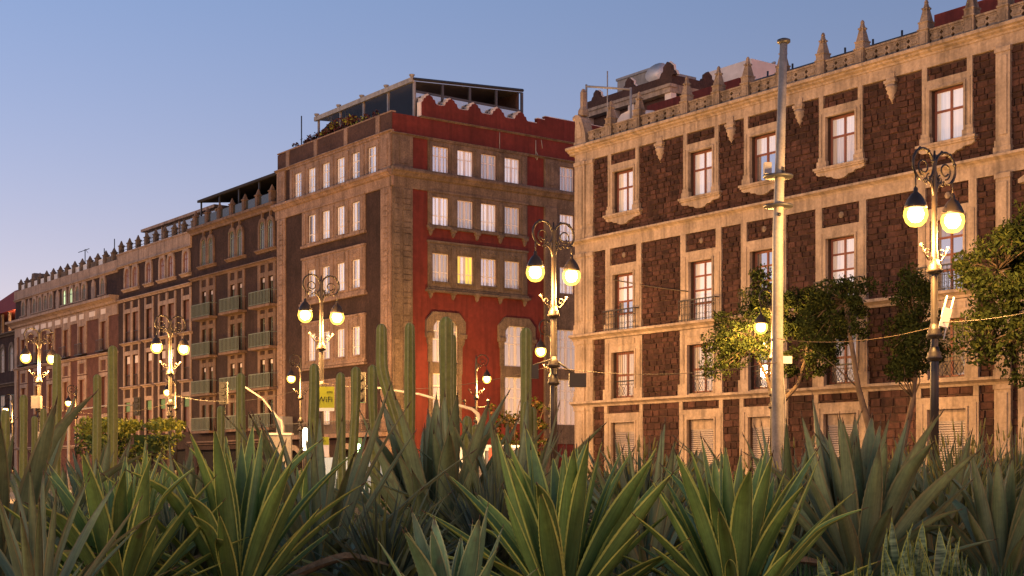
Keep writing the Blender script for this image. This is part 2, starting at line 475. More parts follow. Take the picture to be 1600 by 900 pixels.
# ================================================================== palace on the corner (dark red stone, tan trim)
B, FB = house('corner_palace', -61.2, 'four-storey palace of dark red stone with tan window frames, balustrade and pointed finials')
UB0, UB1 = -61.2, -22.0
bays = [-57.25, -51.38, -47.15, -42.45, -36.78]
portal = -30.6
holes = []
for c in bays:
    holes += [(c - .84, c + .84, 15.33, 17.60), (c - .82, c + .82, 9.07, 12.08), (c - .93, c + .93, 5.46, 7.91), (c - .95, c + .95, 0.12, 4.15)]
holes += [(portal - 1.0, portal + 1.0, 15.33, 17.6), (portal - 1.0, portal + 1.0, 9.07, 12.3), (portal - 1.4, portal + 1.4, 0.12, 6.2)]
FB.wall('wall', M['mortar'], UB0, UB1, 0, 18.62, holes)
b = MB(); b.box(UB0, UB1, 0.36, 16, 0, 19.3); FB.put('house_body', b, M['interior'])
b = MB(); b.box(UB0 - 0.012, UB0 + 0.3, 0.002, 16.02, 0, 19.3); FB.put('side_wall', b, M['tezontle'])
b = MB(); b.box(UB0, UB1, 0.0, 16.0, 19.3, 19.42); FB.put('flat_roof', b, M['concrete'])

# --- the field stones: every one a block of its own
free = [(h[0] - .03, h[1] + .03, h[2] - .03, h[3] + .03) for h in holes]
trim = [(UB0, -59.72, 0, 19), (-34.4, -33.74, 0, 19)]
for c in bays:
    trim += [(c - 1.25, c - .84, 15.3, 18.6), (c + .84, c + 1.25, 15.3, 18.6), (c - 1.25, c + 1.25, 17.6, 18.0), (c - 1.45, c + 1.45, 14.9, 15.33),
             (c - 1.45, c - .82, 9, 14), (c + .82, c + 1.45, 9, 14), (c - 1.1, c + 1.1, 12.1, 12.6),
             (c - 1.5, c - .93, 5, 9), (c + .93, c + 1.5, 5, 9), (c - 1.5, c + 1.5, 7.9, 9), (c - 1.55, c - .95, 0, 5.1), (c + .95, c + 1.55, 0, 5.1), (c - 1.3, c + 1.3, 4.15, 4.66)]
trim += [(portal - 2.8, portal + 2.8, 0, 9.0), (UB0, UB1, 13.5, 14.3), (UB0, UB1, 8.7, 9.07), (UB0, UB1, 5.04, 5.36)]
stones = []
z = 0.5
while z < 18.6:
    big = 1.35 if z < 5 else 1.0
    h = rng.uniform(.23, .30) * big
    if z + h > 18.55: h = 18.6 - z
    if h < 0.1: break
    x = UB0 + rng.uniform(0, .2)
    while x < UB1:
        w = rng.uniform(.28, .58) * big
        xa, xb, za, zb = x, min(x + w, UB1), z, z + h
        x += w
        ok = True
        for f in free:
            if xb > f[0] and xa < f[1] and zb > f[2] and za < f[3]:
                if f[2] < (za + zb) / 2 < f[3]:
                    if xa < f[0] and xb <= f[1]: xb = f[0]
                    elif xb > f[1] and xa >= f[0]: xa = f[1]
                    else: ok = False
                else:
                    if za < f[2]: zb = f[2]
                    elif zb > f[3]: za = f[3]
                    else: ok = False
        if not ok or xb - xa < .06 or zb - za < .06: continue
        if any(t[0] <= xa and xb <= t[1] and t[2] <= za and zb <= t[3] for t in trim): continue
        stones.append((xa, xb, za, zb))
    z += h
def stone_verts(xa, xb, za, zb):
    g = .011; p = rng.uniform(.025, .095); e = rng.uniform(.012, .035)
    j = lambda: rng.uniform(-.012, .012)
    xa += g; xb -= g; za += g; zb -= g
    vs = [(xa + j(), 0.002, za + j()), (xb + j(), 0.002, za + j()), (xb + j(), 0.002, zb + j()), (xa + j(), 0.002, zb + j()),
          (xa + e + j(), -p + j(), za + e + j()), (xb - e + j(), -p + j(), za + e + j()), (xb - e + j(), -p + j(), zb - e + j()), (xa + e + j(), -p + j(), zb - e + j())]
    return vs, [(4, 5, 6, 7), (0, 1, 5, 4), (1, 2, 6, 5), (2, 3, 7, 6), (3, 0, 4, 7)]
# the 300 that show largest stand as single stones, the rest as one stonework
def shown(s):
    near = 1.0 / (40 + (-25 - s[0]))
    vis = 1.0 if s[0] < -33.4 and s[2] > 2.2 else 0.05
    return (s[1] - s[0]) * (s[3] - s[2]) * near * near * vis
order = sorted(range(len(stones)), key=lambda i: -shown(stones[i]))
single = set(order[:300])
rest = MB()
for i, s in enumerate(stones):
    vs, fs = stone_verts(*s)
    if i in single:
        sb = MB(); sb.add(vs, fs); FB.put('stone', sb, M['tezontle'])
    else:
        rest.add(vs, fs)
tag(FB.put('stonework', rest, M['tezontle']), kind='stuff')

# --- horizontal members
FB.box('frieze', M['stone'], UB0 - .1, UB1, -0.13, 0.01, 18.60, 19.10)
b = MB()
b.profile([(0.02, 19.09), (-.18, 19.09), (-.2, 19.17), (-.34, 19.24), (-.36, 19.3), (-.5, 19.34), (-.52, 19.46), (-.46, 19.5), (0.6, 19.5), (0.6, 19.09)], UB0 - .5, UB1)
FB.put('cornice', b, M['stone'])
def molding(name, z0, z1, proj, x0=UB0 - .25, x1=UB1):
    FB.ledge(name, M['stone'], x0, x1, z0, z1, proj)
molding('ledge', 14.02, 14.32, .38)
FB.box('band', M['stone'], UB0 - .1, UB1, -.125, .003, 13.53, 14.02)
molding('ledge', 8.72, 9.07, .5)
molding('ledge', 5.06, 5.38, .42)
FB.box('plinth', M['stone_dk'], UB0 - .1, bays[0] - 1.62, -.2, .003, 0, .55)
for a, c in zip(bays, bays[1:]): FB.box('plinth', M['stone_dk'], a + 1.62, c - 1.62, -.2, .003, 0, .55)
FB.box('plinth', M['stone_dk'], bays[-1] + 1.62, portal - 2.85, -.2, .003, 0, .55)
# --- corner and inner pilasters, storey by storey
def pilaster(x0, x1, z0, z1, pr=.16, mat=None):
    b = MB(); mat = mat or M['stone']
    b.box(x0, x1, -pr, .35, z0, z1)
    w = x1 - x0
    b.box(x0 + w * .2, x1 - w * .2, -pr - .035, -pr, z0 + .75, z1 - .35)
    b.box(x0 - .07, x1 + .07, -pr - .08, .3, z0 + .003, z0 + .28); b.box(x0 - .035, x1 + .035, -pr - .04, .3, z0 + .28, z0 + .55)
    b.box(x0 - .04, x1 + .04, -pr - .05, .3, z1 - .2, z1 - .003)
    FB.put('pilaster', b, mat)
for z0, z1 in ((0.0, 5.06), (5.38, 8.72), (9.07, 13.53), (14.32, 18.60)):
    pilaster(-61.2, -60.35, z0, z1, .24); pilaster(-60.36, -59.74, z0, z1, .15)
    if z0 > 4: pilaster(-34.4, -33.74, z0, z1, .18)
    else: pilaster(-34.45, -33.7, z0, z1, .2)
# --- bays
def apron(c, hw, ztop):
    """moulded sill with the scalloped apron below"""
    b = MB()
    b.box(c - hw, c + hw, -.3, .003, ztop - .1, ztop); b.box(c - hw + .06, c + hw - .06, -.25, .003, ztop - .18, ztop - .1)
    k = ztop - .18; e = hw - .1
    pts = [(-e, k), (-e, k - .1), (-e * .9, k - .17), (-e * .62, k - .19), (-e * .55, k - .28), (-e * .36, k - .3), (-e * .26, k - .4), (-e * .1, k - .45)]
    poly = [(c + x, zz) for x, zz in pts] + [(c - x, zz) for x, zz in reversed(pts)]
    b.prism_xz(poly, -.17, .003)
    FB.put('sill', b, M['stone'])
def scroll_bars(b, x0, x1, y, z0, z1, n):
    w = (x1 - x0) / n
    for i in range(n):
        cx = x0 + w * (i + .5); hh = z1 - z0
        b.box(x0 + w * i - .012, x0 + w * i + .012, y - .012, y + .012, z0, z1)
        for zc, s in ((z0 + hh * .3, 1), (z0 + hh * .68, -1)):
            r = min(w * .36, hh * .2)
            pth = [(cx + r * math.cos(a * math.pi / 5) * (1 - a / 14) * s, y, zc + r * math.sin(a * math.pi / 5) * (1 - a / 14)) for a in range(0, 10)]
            b.tube(pth, .012, 4, sm=False)
    b.box(x1 - .012, x1 + .012, y - .012, y + .012, z0, z1)
for bi, c in enumerate(bays):
    # top floor
    FB.surround(c, 15.33, 17.60, .84, 1.25, .42, M['stone'], .13)
    for s in (-1, 1): FB.box('pilaster_strip', M['stone'], c + s * 1.12 - .13, c + s * 1.12 + .13, -.133, .002, 18.02, 18.6)
    for s in (-1, 1):
        bb = MB(); bb.box(c + s * 1.06 - .27, c + s * 1.06 + .27, -.2, .003, 15.33, 15.62); bb.box(c + s * 1.06 - .22, c + s * 1.06 + .22, -.17, .003, 15.62, 15.8)
        FB.put('base_block', bb, M['stone'])
    apron(c, 1.48, 15.33)
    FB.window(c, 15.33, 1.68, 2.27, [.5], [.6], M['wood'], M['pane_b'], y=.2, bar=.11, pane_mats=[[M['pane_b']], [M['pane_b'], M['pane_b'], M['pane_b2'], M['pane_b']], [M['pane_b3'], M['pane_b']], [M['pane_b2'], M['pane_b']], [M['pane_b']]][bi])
    # balcony floor
    FB.surround(c, 9.07, 12.08, .82, 1.45, .52, M['stone'], .13)
    for s in (-1, 1):
        FB.box('pilaster_strip', M['stone'], c + s * 1.26 - .19, c + s * 1.26 + .19, -.137, .002, 12.6, 13.53)
        FB.box('base_block', M['stone'], c + s * 1.2 - .3, c + s * 1.2 + .3, -.2, .003, 9.075, 9.45)
    rose = MB(); rose.lathe([(.0, -.06), (.1, -.05), (.14, -.02), (.16, 0.0)], n=10)
    ro = FB.put('rosette', rose, M['stone_dk'])
    ro.location = (Vector(ro.location) + Vector((c, -.06, 13.07))); ro.rotation_euler = (R(-90), 0, 0)
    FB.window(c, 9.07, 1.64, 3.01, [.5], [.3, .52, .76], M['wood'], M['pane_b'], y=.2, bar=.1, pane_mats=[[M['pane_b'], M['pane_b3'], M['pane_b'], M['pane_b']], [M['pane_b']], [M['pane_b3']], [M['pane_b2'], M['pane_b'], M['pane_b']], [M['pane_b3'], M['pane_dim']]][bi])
    rb = MB(); yr = -.4
    rb.box(c - 1.32, c + 1.32, yr - .03, yr + .03, 10.10, 10.16); rb.box(c - 1.3, c + 1.3, yr - .015, yr + .015, 9.14, 9.17); rb.box(c - 1.3, c + 1.3, yr - .012, yr + .012, 9.92, 9.945)
    scroll_bars(rb, c - 1.3, c + 1.3, yr, 9.08, 10.1, 12)
    for s in (-1, 1): rb.box(c + s * 1.3 - .015, c + s * 1.3 + .015, yr, -.1, 10.1, 10.15); rb.box(c + s * 1.3 - .015, c + s * 1.3 + .015, yr, -.1, 9.14, 9.17)
    FB.put('balcony_railing', rb, M['iron'])
    # mezzanine
    FB.surround(c, 5.46, 7.91, .93, 1.5, .78, M['stone'], .13)
    for s in (-1, 1): FB.box('base_block', M['stone'], c + s * 1.24 - .33, c + s * 1.24 + .33, -.2, .003, 5.385, 5.95)
    FB.box('sill', M['stone'], c - .92, c + .92, -.1, .3, 5.383, 5.46)
    FB.box('panel', M['stone'], c - .95, c + .95, -.16, -.13, 8.3, 8.58)
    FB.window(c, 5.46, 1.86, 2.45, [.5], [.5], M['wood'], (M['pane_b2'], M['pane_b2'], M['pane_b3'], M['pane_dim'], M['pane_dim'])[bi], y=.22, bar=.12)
    rb = MB(); yr = .1
    rb.box(c - .92, c + .92, yr - .02, yr + .02, 6.34, 6.39); rb.box(c - .92, c + .92, yr - .012, yr + .012, 6.18, 6.2); rb.box(c - .92, c + .92, yr - .02, yr + .02, 5.47, 5.5)
    for i in range(4):
        xa = c - .9 + i * .45
        rb.tube([(xa, yr, 5.5), (xa + .45, yr, 6.18)], .014, 4, sm=False); rb.tube([(xa + .45, yr, 5.5), (xa, yr, 6.18)], .014, 4, sm=False)
        rb.tube([(xa + .22 + .14 * math.cos(k * math.pi / 5), yr - .01, 5.84 + .2 * math.sin(k * math.pi / 5)) for k in range(11)], .012, 4, sm=False)
    for i in range(13): rb.box(c - .9 + i * .15 - .006, c - .9 + i * .15 + .006, yr - .006, yr + .006, 6.2, 7.9)
    FB.put('window_grille', rb, M['iron'])
    # ground floor
    FB.surround(c, 0.55, 4.15, .95, 1.55, .5, M['stone'], .13)
    for s in (-1, 1):
        FB.box('base_block', M['stone'], c + s * 1.26 - .34, c + s * 1.26 + .34, -.22, .003, 0, .62)
        FB.box('pilaster_strip', M['stone'], c + s * 1.42 - .13, c + s * 1.42 + .13, -.131, .002, 4.66, 5.06)
    FB.box('door_head', M['stone'], c - .95, c + .95, .12, .34, 3.66, 4.15)
    sh = MB(); n = 34; zs0, zs1 = .13, 3.62
    prof = []
    for i in range(n):
        za = zs0 + (zs1 - zs0) * i / n; hh = (zs1 - zs0) / n
        prof += [(.22, za), (.15, za + hh * .25), (.17, za + hh * .85)]
    prof += [(.2, zs1)]
    vs = [(c - .94, y, zz) for y, zz in prof] + [(c + .94, y, zz) for y, zz in prof]
    k = len(prof)
    sh.add(vs, [(i, k + i, k + i + 1, i + 1) for i in range(k - 1)])
    sh.box(c - .94, c + .94, .14, .3, zs1, 3.66)
    FB.put('roller_shutter', sh, M['shutter'])
# hanging consoles between the bays of the top floor
cm = MB()
cm.box(-.2, .2, -.16, .0, -.35, .05); cm.box(-.28, .28, -.22, 0, -.52, -.35); cm.box(-.23, .23, -.19, 0, -.66, -.52)
cm.lathe([(.24, -.66), (.27, -.8), (.2, -.95), (.22, -1.1), (.13, -1.25), (.15, -1.35), (.06, -1.5), (.02, -1.72)], 0, -.02, 10)
cme = cm.mesh('console', M['stone'])
for x in (-54.4, -49.3, -44.9, -39.65): FB.mesh('console', cme, x, -.002, 18.75).scale = (1.1, 1.1, .74)
# portal bay
FB.surround(portal, 0.12, 6.2, 1.4, 2.7, 2.4, M['stone'], .3, 'portal_surround')
FB.window(portal, .12, 2.8, 6.08, [.25, .5, .75], [.2, .4, .6, .8], M['wood'], M['pane_c'], y=.25, bar=.14, name='portal_door')
FB.surround(portal, 9.07, 12.3, 1.0, 2.2, .6, M['stone'], .2)
b = MB(); b.prism_xz([(portal - 2.6, 12.95), (portal + 2.6, 12.95), (portal + 2.6, 13.1), (portal, 14.35), (portal - 2.6, 13.1)], -.45, .003); FB.put('pediment', b, M['stone'])
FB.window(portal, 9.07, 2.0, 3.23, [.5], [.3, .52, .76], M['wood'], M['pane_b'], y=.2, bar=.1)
FB.surround(portal, 15.33, 17.6, 1.0, 1.5, .5, M['stone'], .13); apron(portal, 1.7, 15.33)
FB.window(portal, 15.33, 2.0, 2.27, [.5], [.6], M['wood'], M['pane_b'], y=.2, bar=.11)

# --- balustrade
PZ = 19.5
ped_x = []
for c in bays + [portal]: ped_x += [c - 1.13, c + 1.13]
ped_x.append(-34.05)
ped_x.sort()
pb = MB(); pb.box(-.24, .24, -.22, .26, 0, .8); pb.box(-.15, .15, -.245, -.22, .12, .66); pb.box(-.28, .28, -.26, .3, .8, .88); pb.box(-.27, .27, -.25, .29, 0, .08)
ped_me = pb.mesh('pedestal', M['stone_dk'])
fb = MB()
def sq(prof, b):
    vs = []; fs = []
    for h, zz in prof:
        vs += [(-h, -h, zz), (h, -h, zz), (h, h, zz), (-h, h, zz)]
    for i in range(len(prof) - 1):
        for k in range(4): fs.append((i * 4 + k, i * 4 + (k + 1) % 4, i * 4 + 4 + (k + 1) % 4, i * 4 + 4 + k))
    fs.append((0, 1, 2, 3)); fs.append(tuple(len(vs) - 4 + k for k in range(4)))
    b.add(vs, fs)
sq([(.25, 0), (.25, .22), (.28, .24), (.28, .29), (.22, .31), (.12, .78), (.16, .8), (.16, .86), (.1, .88), (.06, 1.05), (.075, 1.07), (.05, 1.16), (.015, 1.2)], fb)
for sx, sy in ((1, 0), (-1, 0), (0, 1), (0, -1)): fb.lathe([(.02, .74), (.055, .78), (.05, .84), (.01, .88)], sx * .17, sy * .17, 6)
fin_me = fb.mesh('finial', M['stone_dk'])
for x in ped_x:
    FB.mesh('pedestal', ped_me, x, 0, PZ).scale = (1, 1, .88)
    FB.mesh('finial', fin_me, x, .02, PZ + .77).scale = (.92, .92, 1.06)
bm = MB()
hwb = .30
side = [(hwb, 0), (hwb, .1), (hwb - .09, .2), (hwb - .09, .25), (hwb, .34), (hwb, .4), (hwb - .1, .5), (hwb, .62), (hwb, .7)]
bm.prism_xz([(x, zz) for x, zz in side] + [(-x, zz) for x, zz in reversed(side)], -.1, .12)
bm.box(-.2, .2, -.125, -.1, .06, .12); bm.box(-.17, .17, -.13, -.1, .3, .42); bm.box(-.2, .2, -.125, -.1, .6, .66)
bal_me = bm.mesh('baluster', M['stone_dk'])
edges = [UB0 + .75] + ped_x + [UB1]
for a, c in zip(edges, edges[1:]):
    a2, c2 = a + .27, c - .27
    n = max(1, round((c2 - a2) / .6))
    for i in range(n):
        o = FB.mesh('baluster', bal_me, a2 + (c2 - a2) * (i + .5) / n, 0, PZ + .003)
        o.scale = ((c2 - a2) / n / .604, 1, .88)
    FB.box('handrail', M['stone_dk'], a2, c2, -.15, .17, PZ + .616, PZ + .7)
# corner volute block
vb = MB(); vb.box(UB0 - .05, UB0 + .95, -.25, .5, PZ, PZ + .25)
pts = [(UB0 + .02, PZ + .25)]
pts = [(-.0, .25), (.9, .25), (.88, .5), (.78, .9), (.66, 1.25), (.5, 1.55), (.28, 1.72), (.05, 1.78), (-.12, 1.72), (-.17, 1.58), (-.1, 1.46), (.02, 1.44), (.04, 1.2), (.0, .8)]
vb.prism_xz([(UB0 + x, PZ + zz) for x, zz in pts], -.22, .4)
vb.tube([(UB0 - .06, -.24, PZ + 1.6), (UB0 - .06, .42, PZ + 1.6)], .13, 10)
vb.prism_xz([(UB0 + .22, PZ + .45), (UB0 + .6, PZ + .45), (UB0 + .55, PZ + 1.0), (UB0 + .4, PZ + 1.3), (UB0 + .26, PZ + 1.0)], -.255, -.22)
FB.put('corner_volute', vb, M['stone'])
vb = MB(); sq([(.22, 0), (.2, .3), (.12, .5), (.12, 1.3), (.05, 1.5)], vb); FB.put('corner_post', vb, M['stone_dk']).location = Vector((UB0 + .35 + 61.2, .1, PZ + 1.7))

# --- what stands on the palace roof
red = MB(); red.box(-58.4, -51.4, 2.6, 2.9, 19.42, 21.65); FB.put('parapet_wall', red, M['red'])
red = MB(); red.box(-39.3, UB1, 2.4, 2.7, 19.42, 21.7); FB.put('parapet_wall', red, M['red'])
rl = MB()
for zz in (20.45, 20.7): rl.tube([(-49.8, 1.2, zz), (-38.4, 1.2, zz)], .07, 6)
for i in range(8): rl.tube([(-49.7 + i * 1.6, 1.2, 19.42), (-49.7 + i * 1.6, 1.2, 21.0)], .05, 6)
FB.put('roof_railing', rl, M['dark_metal'])

def pav(label):
    # penthouse behind: dark stepped parapet, white piers and arches
    r = empty('rooftop_pavilion', street(-91.2, 75.1) + Vector((0, 0, 24.75)), ROT, label, 'pavilion')
    f = Face(r)
    L, Dp = 10.5, 4.8
    b = MB(); b.box(0.5, L - .5, .5, Dp, 0, 6.7); f.put('wall', b, M['dark_wall'])
    for y0, rz in ((0, 0),):
        b = MB(); b.box(-.2, L + .2, -.2, .45, 5.95, 6.6); b.box(-.3, L + .3, -.3, .45, 6.35, 6.59); f.put('cornice', b, M['stone'])
    b = MB(); b.box(L - .45, L + .2, .453, Dp, 5.95, 6.6); f.put('cornice', b, M['stone'])
    for x in (0.1, 3.4, 5.7, L - .5):
        f.box('pier', M['plaster'], x - .05, x + .65, -.05, .5, 0, 5.95)
    f.box('pier', M['plaster'], L - .5, L + .12, Dp - 1, Dp, 0, 5.95)
    for cx in (2.4, 4.9, 8.2):
        b = MB()
        for k in range(12):
            a0, a1 = math.pi * k / 12, math.pi * (k + 1) / 12
            r0, r1 = .62, .85
            q = [(cx + r0 * math.cos(a0), 4.2 + r0 * math.sin(a0)), (cx + r1 * math.cos(a0), 4.2 + r1 * math.sin(a0)), (cx + r1 * math.cos(a1), 4.2 + r1 * math.sin(a1)), (cx + r0 * math.cos(a1), 4.2 + r0 * math.sin(a1))]
            b.prism_xz(q, .36, .502)
        b.box(cx - .85, cx - .62, .36, .502, 0, 4.2); b.box(cx + .62, cx + .85, .36, .502, 0, 4.2)
        f.put('arch', b, M['plaster'])
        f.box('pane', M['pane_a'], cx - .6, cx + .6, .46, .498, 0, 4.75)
    def merlon_wall(b, x0, x1, y0, y1, merl):
        b.box(x0, x1, y0, y1, 6.6, 7.2)
    b = MB(); b.box(-.2, L + .2, 0, .3, 6.6, 7.3); b.box(L - .1, L + .2, .3, Dp, 6.6, 7.3); f.put('parapet', b, M['dark_wall'])
    og = [(-.75, 0), (.75, 0), (.6, .25), (.42, .32), (.38, .58), (.2, .68), (0, .82), (-.2, .68), (-.38, .58), (-.42, .32), (-.6, .25)]
    for cx, s in ((1.6, .8), (5.6, .9), (L - .35, 1.15)):
        b = MB(); b.prism_xz([(cx + x * s, 7.28 + zz * s * 1.2) for x, zz in og], -.003, .3); f.put('merlon', b, M['dark_wall'])
        b = MB(); b.prism_xz([(cx + x * s * 1.05, 7.28 + zz * s * 1.27 + .03) for x, zz in og], .3, .5); f.put('merlon_cap', b, M['plaster'])
    b = MB(); b.prism_xz([(x, zz * 1.1) for x, zz in og], 0, .3)
    o = f.put('merlon', b, M['dark_wall']); o.location = (L + .2, Dp - .9, 7.28); o.rotation_euler = (0, 0, R(90))
    b = MB(); b.box(-.2, L + .1, .3, .5, 7.28, 7.38); f.put('coping', b, M['plaster'])
    return r
pav('dark rooftop pavilion with white piers, arches and stepped merlons rising beyond the palace roof')
def on_roof(name, label, cat, u, q, z):
    return empty(name, street(u, q) + Vector((0, 0, z)), ROT, label, cat)
t = on_roof('water_tank_house', 'plain grey concrete tank house rising behind the dark rooftop pavilion', 'tank house', -92.8, 80.2, 24.75)
f = Face(t); b = MB(); b.box(0, 4.3, 0, 5, 0, 10.3); f.put('wall', b, M['concrete']); b = MB(); b.box(-.1, 4.4, -.1, 5.1, 10.3, 10.5); f.put('roof_slab', b, M['grey_metal'])
t = on_roof('satellite_dish', 'round pale satellite dish on the rooftop pavilion', 'dish', -85.6, 78.2, 30.9)
b = MB(); b.lathe([(.02, -.42), (.4, -.36), (.72, -.2), (.95, .05), (1.0, .1)], n=16); o = b.build('dish', M['white_paint'], t, (0, 0, 2.9), (R(62), 0, R(20)))
b = MB(); b.tube([(0, 0, 0), (0, 0, 2.7)], .07); b.tube([(.5, .4, 0), (0, 0, 2.0)], .05); b.build('mount', M['grey_metal'], t)
t = on_roof('roof_plant_room', 'pale boxy plant room with pipes on the roof behind the balustrade', 'plant room', -88.2, 86.0, 24.75)
f = Face(t); b = MB(); b.box(0, 5.6, 0, 4, 0, 10.9); b.box(1.2, 5.2, -.4, 0, 9.0, 9.9); f.put('wall', b, M['plaster'])
b = MB(); b.tube([(-2, -.5, 8.6), (-1.5, -.5, 9.4), (.6, -.5, 9.4), (1.0, -.5, 8.9), (4, -.5, 8.9)], .2); b.tube([(-2.0, -.9, 8.2), (4, -.9, 8.2)], .14); f.put('pipe', b, M['grey_metal'])
t = on_roof('roof_pipe_frame', 'small steel pipe frame standing beside the roof plant room', 'pipe frame', -86.9, 90.0, 24.75)
b = MB()
for x in (0, 3.0): b.tube([(x, 0, 0), (x, 0, 11.6)], .07); b.tube([(x, 1.2, 0), (x, 1.2, 11.6)], .07)
b.tube([(-.2, 0, 11.0), (3.2, 0, 11.5)], .12); b.tube([(-.2, 1.2, 11.0), (3.2, 1.2, 11.5)], .12); b.box(-.1, 3.1, 0, 1.2, 10.3, 10.7); b.build('frame', M['grey_metal'], t)
t = on_roof('terrace_pipe_rail', 'thin pipe goalpost frame at the left corner of the palace roof', 'pipe frame', -60.95, 50.4, 19.42)
b = MB(); b.tube([(0, 0, 0), (0, 0, 3.6)], .06); b.tube([(2.7, .9, 0), (2.7, .9, 3.0)], .06); b.tube([(0, 0, 3.5), (2.7, .9, 2.9)], .06); b.tube([(1.1, .6, 0), (1.1, .6, 4.2)], .035); b.build('frame', M['grey_metal'], t)
t = on_roof('terrace_awning', 'pale grey canvas shelter with round gable behind the corner volute', 'awning', -60.2, 51.8, 19.42)
b = MB()
pts = [(0, 0), (2.4, 0), (2.4, 1.2), (2.0, 1.75), (1.4, 2.0), (.6, 1.9), (0, 1.5)]
b.prism_xz(pts, 0, .2); b.add([(0, .2, 1.5), (.6, .2, 1.9), (1.4, .2, 2.0), (2.0, .2, 1.75), (2.4, .2, 1.2), (4.4, 1.8, 1.3), (4.4, 2.2, 1.6), (3, 2.2, 1.9), (.6, 2.2, 1.9), (0, 2.2, 1.5)], [(0, 1, 8, 9), (1, 2, 7, 8), (2, 3, 6, 7), (3, 4, 5, 6)])
b.build('canvas', M['plaster'], t)

rh, FH = house('rear_house', -97.1, 'plain brown house behind the red hotel wall carrying the rooftop pavilion', v=26.2)
b = MB(); b.box(-97.1, -80.75, 0, 18, 0, 24.4); FH.put('wall', b, M['brown_wall'])
b = MB(); b.box(-97.2, -80.65, -.02, 18.1, 24.4, 24.75); FH.put('cornice', b, M['a_grey'])
for i in range(4):
    for zz in (6, 11, 16, 20.5):
        o = FH.box('window', M['pane_d'], -80.76, -80.7, 2 + i * 4, 3.4 + i * 4, zz, zz + 2)

# ================================================================== hotel: brown front on the square, red front on the side street
A, FA = house('corner_hotel', -80.69, 'six-storey corner hotel, brown stone on the square and red paint on the side street')
UA0, UA1 = -97.1, -80.69
cols6 = [-93.75, -91.65, -89.55, -87.45, -85.35, -83.2]
cols4 = cols6[1:5]
W = 1.12
rows = [(21.67, 23.57, cols6), (18.14, 20.16, cols4), (14.20, 16.18, cols4), (9.55, 11.53, cols4), (4.86, 7.45, cols4)]
holes = [(c - W / 2, c + W / 2, z0, z1) for z0, z1, cs in rows for c in cs]
arches = [-94.6, -90.6, -86.6, -82.9]
holes += [(c - 1.4, c + 1.4, .13, 3.1) for c in arches]
FA.wall('wall', M['brown_wall'], UA0, UA1, 0, 25.4, holes)
b = MB(); b.box(UA0, UA1 - .362, .362, 24, 0, 24.6); FA.put('house_body', b, M['interior'])
b = MB(); b.box(UA0, UA1 - .3, .3, 24, 24.6, 24.75); FA.put('roof_slab', b, M['concrete'])
for z0, z1, cs in rows:
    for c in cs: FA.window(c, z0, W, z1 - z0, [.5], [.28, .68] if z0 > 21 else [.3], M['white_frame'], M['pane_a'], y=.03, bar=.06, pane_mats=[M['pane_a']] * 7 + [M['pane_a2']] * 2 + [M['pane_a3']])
# grouped frames
def group_frame(F, cs, z0, z1, w, zb, zt, x0, x1, mat, carved=False, corbel=False):
    b = MB()
    xs = [x0] + [v for c in cs for v in (c - w / 2, c + w / 2)] + [x1]
    for a, c in zip(xs[::2], xs[1::2]):
        b.box(a, c, -.1, .003, zb, zt)
        m = (a + c) / 2; hw = min(.16, (c - a) * .3)
        b.box(m - hw, m + hw, -.16, -.1, zb + .1, zt - .15)
    for c in cs:
        b.box(c - w / 2, c + w / 2, -.1, .003, z1, zt); b.box(c - w / 2, c + w / 2, -.1, .003, zb, z0)
        b.box(c - w / 2 - .02, c + w / 2 + .02, -.18, -.1, z0 - .12, z0)
    b.box(x0 - .08, x1 + .08, -.2, .003, zb - .16, zb); b.box(x0 - .06, x1 + .06, -.18, .003, zt, zt + .14)
    o = F.put('window_group_frame', b, mat)
    if carved:
        for c in cs:
            k = MB(); zc = (z1 + zt) / 2; hh = (zt - z1) * .32
            k.box(c - w * .55, c + w * .55, -.14, -.1, zc - hh, zc + hh)
            for i in range(7):
                x = c - w * .5 + w * (i + .5) / 7
                k.lathe([(.01, -.03), (.06, -.015), (.075, .0)], n=6)
                k.v[-18:] = [(x + vx, -.14 + vz, zc + vy + (.06 if i % 2 else -.05)) for vx, vy, vz in k.v[-18:]]
            F.put('carved_panel', k, mat)
    return o
group_frame(FA, cols4, 18.14, 20.16, W, 18.01, 20.5, -93.1, -84.1, M['a_stone'])
group_frame(FA, cols4, 14.20, 16.18, W, 13.95, 17.0, -93.1, -84.1, M['a_stone'], True)
group_frame(FA, cols4, 9.55, 11.53, W, 9.2, 12.25, -93.1, -84.1, M['a_stone'], True)
group_frame(FA, cols4, 4.86, 7.45, W, 4.3, 7.95, -93.1, -84.1, M['a_stone'])
group_frame(FA, cols6, 21.67, 23.57, W, 21.6, 24.0, -95.0, -82.1, M['a_stone'])
FA.ledge('ledge', M['a_stone'], UA0 - .1, UA1 + .2, 24.05, 24.25, .28)
b = MB(); b.profile([(.004, 20.52), (-.13, 20.52), (-.15, 20.75), (-.17, 21.15), (-.3, 21.2), (-.42, 21.35), (-.55, 21.42), (-.55, 21.56), (-.5, 21.62), (.004, 21.62)], UA0 - .15, UA1 + .2)
FA.put('cornice', b, M['a_stone'])
FA.box('ledge', M['a_stone'], -93.3, -83.9, -.26, .003, 13.62, 13.78); FA.box('ledge', M['a_stone'], -93.3, -83.9, -.26, .003, 8.86, 9.0)
for x in (-95.4, -91.1, -86.75, -82.45): FA.box('parapet_pier', M['a_stone'], x - .24, x + .24, -.09, .25, 24.26, 25.5)
FA.box('parapet_panel', M['dark_wall'], UA0, -95.65, -.02, .2, 24.26, 25.42)
for a, c in ((-95.15, -91.35), (-90.85, -87.0), (-86.5, -82.7), (-82.2, UA1 - .03)): FA.box('parapet_panel', M['dark_wall'], a, c, -.03, .22, 24.26, 25.46)
FA.box('coping', M['a_stone'], UA0, UA1 - .02, -.06, .3, 25.47, 25.56)
